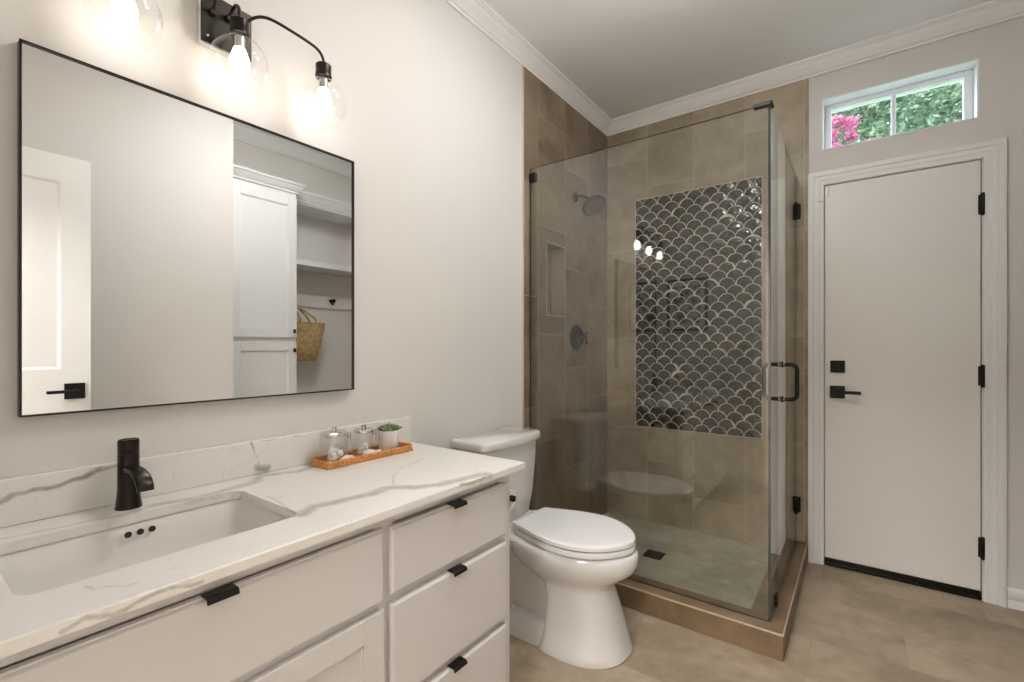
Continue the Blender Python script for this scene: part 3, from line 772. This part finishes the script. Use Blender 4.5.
# ------------------------------------------------------------ toilet
TY = -1.352; TK = -1.368
def egg(z, xb_, xf, hw, nb=3.0, nf=2.0, cxf=.45, n=64):
    cx = xb_ + (xf - xb_) * cxf; pts = []
    for k in range(n):
        a = 2 * PI * k / n; ca, sa = math.cos(a), math.sin(a)
        e_ = nf if ca > 0 else nb; L_ = (xf - cx) if ca > 0 else (cx - xb_)
        pts.append((cx + L_ * math.copysign(abs(ca) ** (2 / e_), ca), TY + hw * math.copysign(abs(sa) ** (2 / e_), sa), z))
    return pts
to = thing('toilet', 'white two-piece toilet with closed lid between vanity and shower', 'toilet', (.38, TY, 0))
b = B()
loft(b, [egg(.000, .405, .716, .166, 6, 2.4, .30), egg(.008, .405, .722, .168, 6, 2.4, .30), egg(.03, .41, .716, .158, 6, 2.4, .30), egg(.08, .415, .702, .142, 6, 2.4, .32), egg(.145, .415, .684, .128, 6, 2.4, .34),
         egg(.20, .41, .664, .120, 5, 2.4, .36), egg(.238, .395, .652, .117, 4.5, 2.3, .38), egg(.258, .36, .656, .122, 4, 2.2, .42), egg(.278, .31, .682, .138, 3.4, 2.1), egg(.300, .27, .712, .158, 3, 2.05),
         egg(.325, .24, .741, .175, 2.8, 2), egg(.352, .225, .752, .183, 2.8, 2), egg(.378, .22, .752, .185, 2.8, 2), egg(.393, .225, .744, .180, 2.8, 2), egg(.397, .24, .733, .170, 2.8, 2)])
# rear foot ledge, narrower trapway body and the deck under the tank
loft(b, [egg(.0, .05, .47, .150, 8, 6), egg(.02, .05, .47, .148, 8, 6), egg(.088, .05, .47, .140, 8, 6), egg(.096, .055, .465, .130, 8, 6), egg(.100, .06, .46, .098, 8, 6), egg(.20, .06, .45, .092, 8, 5), egg(.28, .04, .44, .098, 8, 5),
         egg(.330, .025, .42, .125, 8, 5), egg(.365, .02, .40, .155, 9, 5), egg(.392, .02, .38, .165, 9, 5), egg(.400, .026, .37, .160, 9, 5)])
obj('bowl', b, PORC, to, smooth=50)
for s in (-1, 1):
    b = B(); lathe(b, [(.014, 0), (.014, .008), (.010, .015), (.002, .018)], (.270, TY + s * .118, .094), (0, 0, 1), 20)
    obj('bolt_cap', b, PORC, to, smooth=50)
LIDP = [(0, .0), (0, .060), (.003, .108), (.018, .120), (.08, .131), (.17, .146), (.28, .163), (.38, .174), (.48, .181), (.56, .182), (.64, .177), (.72, .165), (.80, .145), (.87, .118), (.925, .088), (.965, .058), (.99, .028), (1, 0)]
def seat_pts(z, g_=0):
    x0, x1 = .268 + g_ * .6, .742 - g_; up = []
    P_ = smooth_path([Vector((u, h, 0)) for u, h in LIDP], 3)
    up = [(x0 + (x1 - x0) * q.x, max(q.y - g_, 0) if 0 < q.y else 0) for q in P_]
    loop = [(x, TY + h, z) for x, h in up] + [(x, TY - h, z) for x, h in up[-2:0:-1]]
    return loop
b = B()
loft(b, [seat_pts(.4015, .006), seat_pts(.4035, .001), seat_pts(.412, .0), seat_pts(.4215, .001), seat_pts(.4235, .005)]); obj('seat', b, PLAST, to, smooth=50)
b = B()
loft(b, [seat_pts(.4275, .006), seat_pts(.4290, .001), seat_pts(.436, .0), seat_pts(.444, .0015), seat_pts(.4475, .006), seat_pts(.4490, .014), seat_pts(.4495, .03)]); obj('lid', b, PLAST, to, smooth=40)
b = B(); loft(b, [seat_pts(.4236, .007), seat_pts(.4274, .007)]); obj('seat_gap_shade', b, simple('seat_gap_dark', (.06, .058, .055), .7), to)  # dark sheet standing in for the shade between seat and lid
for s in (-1, 1):
    b = B(); bx(b, .240, .272, TY + s * .075 - .017, TY + s * .075 + .017, .4005, .437, .006, 2)
    obj('seat_hinge', b, PLAST, to, smooth=50)
def tank_loop(z, x0, x1, hw, bow, rad):
    pts = []; n = 14
    # back edge
    pts += [(x0, TK + hw - .012, z), (x0, TK - hw + .012, z)]
    pts += [(x0 + .012, TK - hw, z)]
    # left side to front with rounding, then bowed front, then right side
    for k in range(7):
        a = PI + PI / 2 * 0 + (PI / 2) * k / 6   # from -y side turning to +x
        pts.append((x1 - rad + rad * math.sin((PI / 2) * k / 6), TK - hw + rad - rad * math.cos((PI / 2) * k / 6), z))
    for k in range(1, n):
        t_ = -1 + 2 * k / n; pts.append((x1 + bow * (1 - t_ * t_), TK + t_ * (hw - rad), z))
    for k in range(7):
        pts.append((x1 - rad + rad * math.cos((PI / 2) * k / 6), TK + hw - rad + rad * math.sin((PI / 2) * k / 6), z))
    pts += [(x0 + .012, TK + hw, z)]
    return pts
b = B()
loft(b, [tank_loop(.4005, .022, .175, .165, .012, .04), tank_loop(.42, .020, .180, .175, .014, .04), tank_loop(.50, .020, .190, .186, .016, .04), tank_loop(.62, .020, .197, .194, .018, .04), tank_loop(.7385, .020, .202, .200, .018, .04)])
obj('tank', b, PORC, to, smooth=50)
b = B()
loft(b, [tank_loop(.7390, .020, .204, .203, .018, .042), tank_loop(.742, .014, .212, .212, .020, .045), tank_loop(.746, .012, .216, .216, .020, .046), tank_loop(.769, .012, .216, .216, .020, .046), tank_loop(.777, .014, .213, .213, .020, .046), tank_loop(.7805, .022, .204, .205, .018, .042)])
obj('tank_lid', b, PORC, to, smooth=50)

# toilet paper holder on the vanity's end
tp = thing('toilet_paper_holder', 'black toilet paper holder fixed to the right end of the vanity', 'paper holder', (.46, VY1, .66))
HY, HZ = -1.776, .667
b = B(); lathe(b, [(.018, .001), (.018, .006), (.009, .010), (.008, .045)], (.372, VY1, HZ), 'y', 20)
tube(b, smooth_path([(.372, VY1 + .040, HZ), (.374, HY - .002, HZ), (.392, HY, HZ), (.44, HY, HZ), (.492, HY, HZ)]), .007, 12)
lathe(b, [(.0105, 0), (.0105, .014)], (.484, HY, HZ), 'x', 18)
obj('holder_arm', b, BLACK, tp, smooth=40)
b = B(); lathe(b, [(.020, 0), (.036, 0), (.038, .003), (.038, .077), (.036, .080), (.020, .080), (.0195, .074), (.0195, .004), (.020, 0)], (.398, HY, HZ - .0125), 'x', 40, cap=False)
ro = obj('toilet_paper_roll', b, PAPER, smooth=40); tag(ro, 'white toilet paper roll on the black holder beside the tank', 'toilet roll')

# ------------------------------------------------------------ tray, jars, plant
m, nt, out = new_mat('rattan'); RATTAN = m
p = pos(nt)
cc = ramp(nt, noise(nt, p, 130, 3), [(.3, srgb(190, 122, 58)), (.6, srgb(226, 160, 90)), (.8, srgb(240, 192, 128))])
pbsdf(nt, out, cc, .5, normal=bump(nt, noise(nt, p, 260, 2), .4, .002))
TX0, TX1, TY0, TY1 = .038, .146, -2.236, -1.892
tr = thing('rattan_tray', 'long woven orange rattan tray holding jars on the countertop', 'tray', ((TX0 + TX1) / 2, (TY0 + TY1) / 2, ZC))
box('base', TX0 + .004, TX1 - .004, TY0 + .004, TY1 - .004, ZC + .0005, ZC + .005, RATTAN, tr, bev=.001)
b = B()
def dense(loop, step):
    out_ = []; n = len(loop)
    for i in range(n):
        a = Vector(loop[i]); c = Vector(loop[(i + 1) % n]); L_ = (c - a).length
        k = max(1, round(L_ / step))
        for j in range(k): out_.append(a.lerp(c, j / k))
    return out_
lp = dense([(x, y, 0) for x, y in rr(TX0 + .005, TX1 - .005, TY0 + .005, TY1 - .005, .018, 4)], .0022)
for lay, (z, ph) in enumerate(((ZC + .0045, 0), (ZC + .0095, PI), (ZC + .0145, 0))):
    pts = []
    for i, q in enumerate(lp):
        nx = q - Vector(((TX0 + TX1) / 2, (TY0 + TY1) / 2, 0)); nx = Vector((nx.x * 3, nx.y, 0)).normalized()
        w_ = math.sin(i * PI / 3 + ph) * .0016
        pts.append(q + nx * w_ + Vector((0, 0, z)))
    tube(b, pts, .0033, 8, closed=True)
tube(b, [q + Vector((0, 0, ZC + .0185)) for q in lp], .0042, 10, closed=True, rf=lambda i: .0038 + .0007 * math.sin(i * PI / 1.5))
obj('woven_rim', b, RATTAN, tr, smooth=60)
ZT = ZC + .0055
def jar(x, y, r_, h, label, grp=None):
    j = thing('glass_jar', label, 'jar', (x, y, ZT))
    b = B(); pr = [(r_ * .9, 0), (r_, .003), (r_, h - .006), (r_ * .93, h), (r_ * .93 - .003, h), (r_ - .003, h - .007), (r_ - .003, .006), (.001, .005)]
    lathe(b, pr, (x, y, ZT), 'z', 36, cap=False); b.faces.new([v for v in b.verts[:36]][::-1]); obj('jar_body', b, JARG, j, smooth=50)
    b = B(); lathe(b, [(r_ * .95, h + .0005), (r_ * 1.0, h + .002), (r_ * 1.0, h + .008), (r_ * .9, h + .011), (r_ * .3, h + .012)], (x, y, ZT), 'z', 36)
    obj('lid', b, CHROME, j, smooth=40)
    b = B()
    for s in (-1, 1): tube(b, [(x, y + s * .006, ZT + h + .011), (x, y + s * .0065, ZT + h + .025)], .0022, 8)
    tube(b, [(x, y - .0065, ZT + h + .022), (x, y + .0065, ZT + h + .022)], .002, 8)
    obj('lid_knob', b, STEEL, j, smooth=40)
    b = B()
    yy = y + r_ * .86; xx = x + r_ * .55
    tube(b, [(xx, yy, ZT + h + .004), (xx + .004, yy + .003, ZT + h - .006), (xx + .004, yy + .003, ZT + h * .35)], .0016, 8)
    bx(b, xx - .004, xx + .006, yy - .006, yy + .006, ZT + h - .010, ZT + h + .008, .002)
    obj('wire_clasp', b, STEEL, j, smooth=40)
    b = B(); rnd = random.Random(int(r_ * 1e4))
    for k in range(16):
        rr_ = r_ * .24; px = x + rnd.uniform(-1, 1) * (r_ - .004 - rr_) * .68; py = y + rnd.uniform(-1, 1) * (r_ - .004 - rr_) * .68; pz = ZT + .007 + rr_ + (k // 6) * rr_ * 1.25
        t = bmesh.new(); bmesh.ops.create_icosphere(t, subdivisions=2, radius=rr_)
        for v in t.verts: v.co *= 1 + rnd.uniform(-.06, .06)
        merge(b, t, Matrix.Translation((px, py, pz)))
    o = obj('cotton_balls', b, COTTON, j, smooth=80); o['kind'] = 'stuff'
    return j
jar(.0925, -2.180, .043, .086, 'wider lidded glass jar of cotton balls at the left end of the tray')
jar(.094, -2.072, .034, .080, 'smaller lidded glass jar between the wide jar and the plant pot')
def shell(x, y, z, sc, rot, label):
    b = B(); rnd = random.Random(int(x * 1e4 + y * 1e3)); n = 18
    prof = [(.1, -1.0), (.35, -.8), (.62, -.5), (.75, -.1), (.62, .25), (.45, .5), (.28, .72), (.14, .88), (.03, 1.0)]
    ax_ = Vector((math.cos(rot), math.sin(rot), .12)).normalized()
    lathe(b, [(r_ * .62 * sc * (1 + .12 * math.sin(i * 2.4)), h * sc) for i, (r_, h) in enumerate(prof)], (x, y, z + .40 * sc), ax_, n)
    for v in b.verts: v.co += Vector((rnd.uniform(-1, 1), rnd.uniform(-1, 1), rnd.uniform(-1, 1))) * sc * .05
    o = obj('seashell', b, SHELL, smooth=60); tag(o, label, 'seashell'); return o
shell(.124, -2.212, ZT, .017, .9, 'pale seashell at the left front corner of the rattan tray')
shell(.129, -2.158, ZT + .004, .024, 1.5, 'pale seashell lying in front of the wide glass jar')
shell(.127, -2.072, ZT + .006, .025, 1.2, 'pale seashell directly in front of the small glass jar')
shell(.125, -2.036, ZT, .024, 2.2, 'pale seashell between the small jar and the white pot')
pl_ = thing('potted_succulent', 'small green succulent in a white pot at the right end of tray', 'plant', (.095, -1.970, ZT))
b = B(); px, py = .095, -1.970
lathe(b, [(.030, 0), (.032, .002), (.038, .071), (.038, .074), (.0355, .074), (.0345, .065), (.001, .065)], (px, py, ZT), 'z', 36, cap=False); obj('pot', b, POT, pl_, smooth=40)
b = B(); lathe(b, [(.0348, .0655), (.034, .068), (.01, .070)], (px, py, ZT), 'z', 24); obj('soil', b, SOIL, pl_, smooth=60)
m, nt, out = new_mat('succulent_green'); p = pos(nt)
pbsdf(nt, out, ramp(nt, noise(nt, p, 60, 2), [(.3, srgb(84, 108, 66)), (.5, srgb(140, 162, 110)), (.7, srgb(186, 202, 156))]), .5); SUCC = m
b = B(); rnd = random.Random(3)
for (rx, ry, rs) in ((0, 0, 1.0), (.017, -.014, .72), (-.014, .016, .75), (.014, .019, .7), (-.018, -.013, .68)):
    for ring, (cnt, el, L_) in enumerate(((9, .35, .036), (7, .75, .032), (5, 1.15, .026))):
        for k in range(cnt):
            a = 2 * PI * k / cnt + ring * .5 + rnd.uniform(-.2, .2); L2 = L_ * rs * rnd.uniform(.85, 1.1); w_ = .0075 * rs
            d_ = Vector((math.cos(a) * math.cos(el), math.sin(a) * math.cos(el), math.sin(el))); s_ = Vector((-math.sin(a), math.cos(a), 0)); u_ = s_.cross(d_)
            c_ = Vector((px + rx, py + ry, ZT + .070)); secs = []
            for t_, ww in ((0, .4), (.35, .9), (.65, 1.0), (.88, .55), (1, .06)):
                cc_ = c_ + d_ * L2 * t_ + Vector((0, 0, .004 * t_ * t_))
                secs.append([cc_ + s_ * w_ * ww * math.cos(q) + u_ * w_ * .4 * ww * math.sin(q) for q in [2 * PI * i / 6 for i in range(6)]])
            loft(b, secs)
obj('leaves', b, SUCC, pl_, smooth=60)

# ------------------------------------------------------------ what the mirror shows: entry door, closet cabinet, cubby
d2 = struct(thing('door_2', None, None, (1.60, -2.79, 0)))
DLX = 1.58; dy0, dy1 = -3.145, -2.426
b = B()
bx(b, DLX + .005, DLX + .028, dy0 + .10, dy1 - .10, .22, 2.0)
for q in ((dy0, dy0 + .105, .01, 2.058), (dy1 - .105, dy1, .01, 2.058), (dy0 + .105, dy1 - .105, 1.935, 2.058), (dy0 + .105, dy1 - .105, .01, .24), (dy0 + .105, dy1 - .105, .86, 1.07)):
    bx(b, DLX, DLX + .035, *q)
for (y0, y1, z0, z1) in ((dy0 + .105, dy1 - .105, 1.07, 1.935), (dy0 + .105, dy1 - .105, .24, .86)):
    e_ = .012
    secs = [[(DLX, y0, z0), (DLX, y1, z0), (DLX, y1, z1), (DLX, y0, z1)], [(DLX + .005, y0 + e_, z0 + e_), (DLX + .005, y1 - e_, z0 + e_), (DLX + .005, y1 - e_, z1 - e_), (DLX + .005, y0 + e_, z1 - e_)]]
    loft(b, secs, cap=False)
obj('slab', b, TRIM, d2)
b = B(); bx(b, DLX - .007, DLX, -2.520, -2.447, .930, 1.003, .001); lathe(b, [(.012, 0), (.012, -.03)], (DLX - .006, -2.484, .967), 'x', 18)
bx(b, DLX - .05, DLX - .034, -2.585, -2.474, .960, .974, .002); obj('lever_handle', b, BLACK, d2)

lc = thing('linen_cabinet', 'tall white shaker linen cabinet opposite the vanity, seen in the mirror', 'cabinet', (2.0, -1.5, 0))
CX = 1.87; lc0, lc1 = -1.707, -1.247
b = B(); bx(b, CX, XC - .001, lc0, lc1, .09, 2.27); bx(b, CX + .05, XC - .001, lc0, lc1, 0, .09); obj('carcass', b, CABC, lc)
def cap_mould(n, x, y0, y1, z0, z1, parent, ret=True):
    pr = [(0, 0), (.010, 0), (.012, .012), (.020, .020), (.034, .038), (.042, .050), (.050, .054), (.052, z1 - z0), (0, z1 - z0)]
    b = B(); secs = []
    pts = [(x, y0, 0), (x, y1, 1 if ret else 0)] + ([(XC - .001, y1, 2)] if ret else [])
    for X, Y, kx in pts:
        if kx == 0: secs.append([(X - d_, Y, z0 + h) for d_, h in pr])
        elif kx == 1: secs.append([(X - d_, Y + d_, z0 + h) for d_, h in pr])
        else: secs.append([(X, Y + d_, z0 + h) for d_, h in pr])
    loft(b, secs); return obj(n, b, CABC, parent)
cap_mould('crown', CX, lc0, lc1, 2.27, 2.335, lc)
for z0, z1, kz in ((1.240, 2.235, 1.285), (.115, 1.210, 1.150)):
    dd = shaker('cabinet_door', lc0 + .012, lc1 - .006, z0, z1, CABC, lc, CX - .0005, CX - .020, .062, -1)
    b = B(); bx(b, CX - .042, CX - .0205, lc1 - .034, lc1 - .022, kz - .014, kz + .014, .002); obj('knob', b, BLACK, dd)
cu = thing('cubby_unit', 'white open cubby with shelf and hook rail beside the linen cabinet, in mirror', 'shelf unit', (2.1, -.67, 0))
CF = 2.0; cb = XC + .098; c0, c1 = CY0 + .001, CY1 - .001
b = B()
bx(b, CF, cb, c0 + .0, c0 + .02, 0, 2.266); bx(b, CF, cb, c1 - .02, c1, 0, 2.27); bx(b, CF, cb, c0 + .02, c1 - .02, 2.25, 2.269)
bx(b, CF, XC - .001, c0 + .055, c1, 2.27, 2.29)
obj('frame', b, CABC, cu)
pr = [(0, 0), (.010, 0), (.012, .014), (.020, .024), (.034, .044), (.042, .058), (.050, .062), (.052, .078), (0, .078)]
b = B(); loft(b, [[(CF - d_, c0 + .055, 2.262 + h) for d_, h in pr], [(CF - d_, c1, 2.262 + h) for d_, h in pr]]); obj('crown', b, CABC, cu)
box('shelf', CF, cb, c0 + .02, c1 - .02, 1.795, 1.837, CABC, cu, bev=.001)
box('back_panel', cb - .008, cb, c0 + .02, c1 - .02, 0.0, 1.794, PAINT, cu)
box('hook_rail', cb - .022, cb - .008, c0 + .02, c1 - .02, 1.500, 1.600, PAINT, cu, bev=.002)
box('bench_seat', CF, cb, c0 + .02, c1 - .02, .44, .48, CABC, cu, bev=.002)
for yh_, lab in ((-.735, 'black double coat hook on the rail right of the basket, in mirror'), (-1.10, 'black double coat hook on the rail holding the straw basket')):
    b = B(); xh = cb - .022
    lathe(b, [(.016, 0), (.016, -.006), (.008, -.008), (.007, -.035), (.014, -.040), (.016, -.050), (.010, -.056)], (xh, yh_, 1.565), 'x', 20)
    tube(b, smooth_path([(xh - .004, yh_, 1.555), (xh - .02, yh_, 1.538), (xh - .035, yh_, 1.535), (xh - .042, yh_, 1.550)]), .006, 10)
    tag(obj('coat_hook', b, BLACK, smooth=40), lab, 'hook')
m, nt, out = new_mat('straw'); STRAW = m
p = pos(nt); s = nt.nodes.new('ShaderNodeSeparateXYZ'); nt.links.new(p, s.inputs[0])
wv = M_(nt, 'SINE', M_(nt, 'MULTIPLY', s.outputs[2], 380.0)); wu = M_(nt, 'SINE', M_(nt, 'MULTIPLY', s.outputs[1], 420.0))
hh = M_(nt, 'ADD', wv, M_(nt, 'MULTIPLY', wu, .6))
cc = ramp(nt, noise(nt, p, 40, 4), [(.3, srgb(168, 134, 86)), (.7, srgb(214, 184, 134))])
pbsdf(nt, out, cc, .75, normal=bump(nt, hh, .6, .003))
bx_, by_ = 2.140, -1.020
bk = thing('straw_basket', 'woven straw tote basket hanging from a hook beside the cabinet, in mirror', 'basket', (bx_, by_, 1.065))
b = B(); prof = [(.001, .002), (.075, .0), (.090, .012), (.118, .10), (.142, .20), (.160, .290), (.163, .300), (.156, .300), (.137, .20), (.112, .10), (.082, .018), (.001, .012)]
lathe(b, prof, (bx_, by_, 1.065), 'z', 48, sx=.58, sy=1.0, cap=False); obj('basket_body', b, STRAW, bk, smooth=60)
for xx in (bx_ - .05, bx_ + .04):
    b = B(); tube(b, smooth_path([(xx, by_ + .06, 1.33), (xx, by_ + .045, 1.40), (2.175, by_ - .055, 1.500), (2.200, by_ - .080, 1.548), (2.175, by_ - .10, 1.500), (xx, by_ - .075, 1.40), (xx, by_ - .08, 1.33)]), .0075, 10); obj('handle', b, STRAW, bk, smooth=60)

# framed print behind the camera, seen reflected in the shower glass
pf = thing('framed_print', 'dark-framed floral print on the wall behind the vanity, seen reflected in shower glass', 'picture', (.20, YR, 1.32))
b = B(); fx0, fx1, fz0, fz1 = .030, .372, 1.318, 1.775; w_ = .018
for q in ((fx0, fx0 + w_, fz0, fz1), (fx1 - w_, fx1, fz0, fz1), (fx0 + w_, fx1 - w_, fz0, fz0 + w_), (fx0 + w_, fx1 - w_, fz1 - w_, fz1)): bx(b, q[0], q[1], YR + .001, YR + .024, q[2], q[3], .002)
obj('frame', b, BLACK, pf)
m, nt, out = new_mat('botanical_print'); p = pos(nt)
s = nt.nodes.new('ShaderNodeSeparateXYZ'); nt.links.new(p, s.inputs[0])
dx_ = M_(nt, 'ABSOLUTE', M_(nt, 'SUBTRACT', s.outputs[0], .201)); dz_ = M_(nt, 'ABSOLUTE', M_(nt, 'SUBTRACT', s.outputs[2], 1.546))
ins = M_(nt, 'MULTIPLY', M_(nt, 'LESS_THAN', dx_, .115), M_(nt, 'LESS_THAN', dz_, .165))
nn = ramp(nt, noise(nt, p, 16, 4, .6, dist=.8), [(.42, srgb(70, 72, 74)), (.52, srgb(210, 210, 206)), (.7, srgb(228, 227, 222))])
pbsdf(nt, out, mix(nt, ins, srgb(232, 230, 225), nn), .5); PRINT = m
box('print', fx0 + w_, fx1 - w_, YR + .004, YR + .012, fz0 + w_, fz1 - w_, PRINT, pf)

# ------------------------------------------------------------ outside the transom
struct(box('ground', -12, 14, .6, 26, -.25, -.15, GRASS))
def foliage(name, centres, n, size, mat, parent, seed):
    rnd = random.Random(seed); b = B()
    for _ in range(n):
        c_, R_ = centres[rnd.randrange(len(centres))]
        d_ = Vector((rnd.gauss(0, 1), rnd.gauss(0, 1), rnd.gauss(0, 1))).normalized() * R_ * rnd.random() ** .4
        o_ = Vector(c_) + Vector((d_.x, d_.y, d_.z * .85))
        u_ = Vector((rnd.gauss(0, 1), rnd.gauss(0, 1), rnd.gauss(0, .6))).normalized(); v_ = u_.orthogonal().normalized(); v_ = Matrix.Rotation(rnd.random() * 6, 3, u_) @ v_
        s_ = size * rnd.uniform(.7, 1.4); w_ = v_.cross(u_) * .15 * s_
        q = [o_ - u_ * s_, o_ + v_ * s_ * .42 + w_, o_ + u_ * s_, o_ - v_ * s_ * .42 + w_]
        b.faces.new([b.verts.new(x) for x in q])
    me = bpy.data.meshes.new(name); org = ORG[parent.name]
    bmesh.ops.translate(b, verts=b.verts[:], vec=-org); b.to_mesh(me); b.free(); me.materials.append(mat)
    o = bpy.data.objects.new(name, me); C.objects.link(o); o.parent = parent; o['kind'] = 'stuff'; return o
def tree(label, base, trunk_h, centres, n, size, mat, seed, blossoms=None, name='tree'):
    t_ = thing(name, label, 'tree', base)
    b = B(); x, y, z = base
    tube(b, smooth_path([(x, y, z), (x + .05, y, z + trunk_h * .5), (x, y + .05, z + trunk_h)]), .1, 10, rf=lambda i: .13 - .004 * i)
    rnd = random.Random(seed)
    for c_, R_ in centres:
        tube(b, smooth_path([(x, y, z + trunk_h * .6), ((x + c_[0]) / 2, (y + c_[1]) / 2, (z + trunk_h * .7 + c_[2]) / 2), c_]), .04, 7, rf=lambda i: .05 - .003 * i)
    obj('trunk', b, BARK, t_, smooth=60)
    foliage('foliage', centres, n, size, mat, t_, seed)
    if blossoms: foliage('blossoms', blossoms, 1700, .022, BLOS, t_, seed + 9)
tree('green leafy tree filling the right pane of the transom window', (2.9, 6.8, -.15), 3.0, [((2.2, 6.6, 4.6), 1.0), ((3.2, 6.8, 5.1), 1.1), ((1.4, 7.0, 5.1), .9), ((3.6, 6.5, 4.1), .9), ((2.6, 6.8, 3.9), .9)], 15000, .05, LEAF, 5)
tree('green tree with pink blossom clusters in the left pane of transom window', (.55, 4.6, -.15), 2.6, [((.7, 4.7, 4.3), .8), ((1.4, 4.9, 3.9), .7), ((.2, 4.7, 3.6), .8), ((1.6, 4.8, 4.6), .55), ((1.2, 4.8, 3.3), .6)], 9000, .042, LEAF, 11,
     blossoms=[((1.21, 3.85, 3.90), .08), ((1.33, 3.90, 3.85), .11), ((1.15, 3.85, 3.74), .09), ((1.35, 3.85, 3.68), .06), ((1.18, 3.85, 3.58), .09), ((1.53, 3.9, 3.55), .09), ((.95, 3.9, 3.8), .14)], name='flowering_tree')
tree('blue-green bushy tree farther behind the transom window', (3.4, 11.2, -.15), 3.0, [((1.2, 11.2, 5.8), 1.7), ((3.2, 11.2, 5.6), 1.8), ((4.8, 11.2, 6.0), 1.8), ((2.2, 11.4, 7.4), 1.6), ((4.0, 11.4, 7.5), 1.6), ((.2, 11.4, 7.2), 1.6)], 9000, .10, LEAF2, 21)
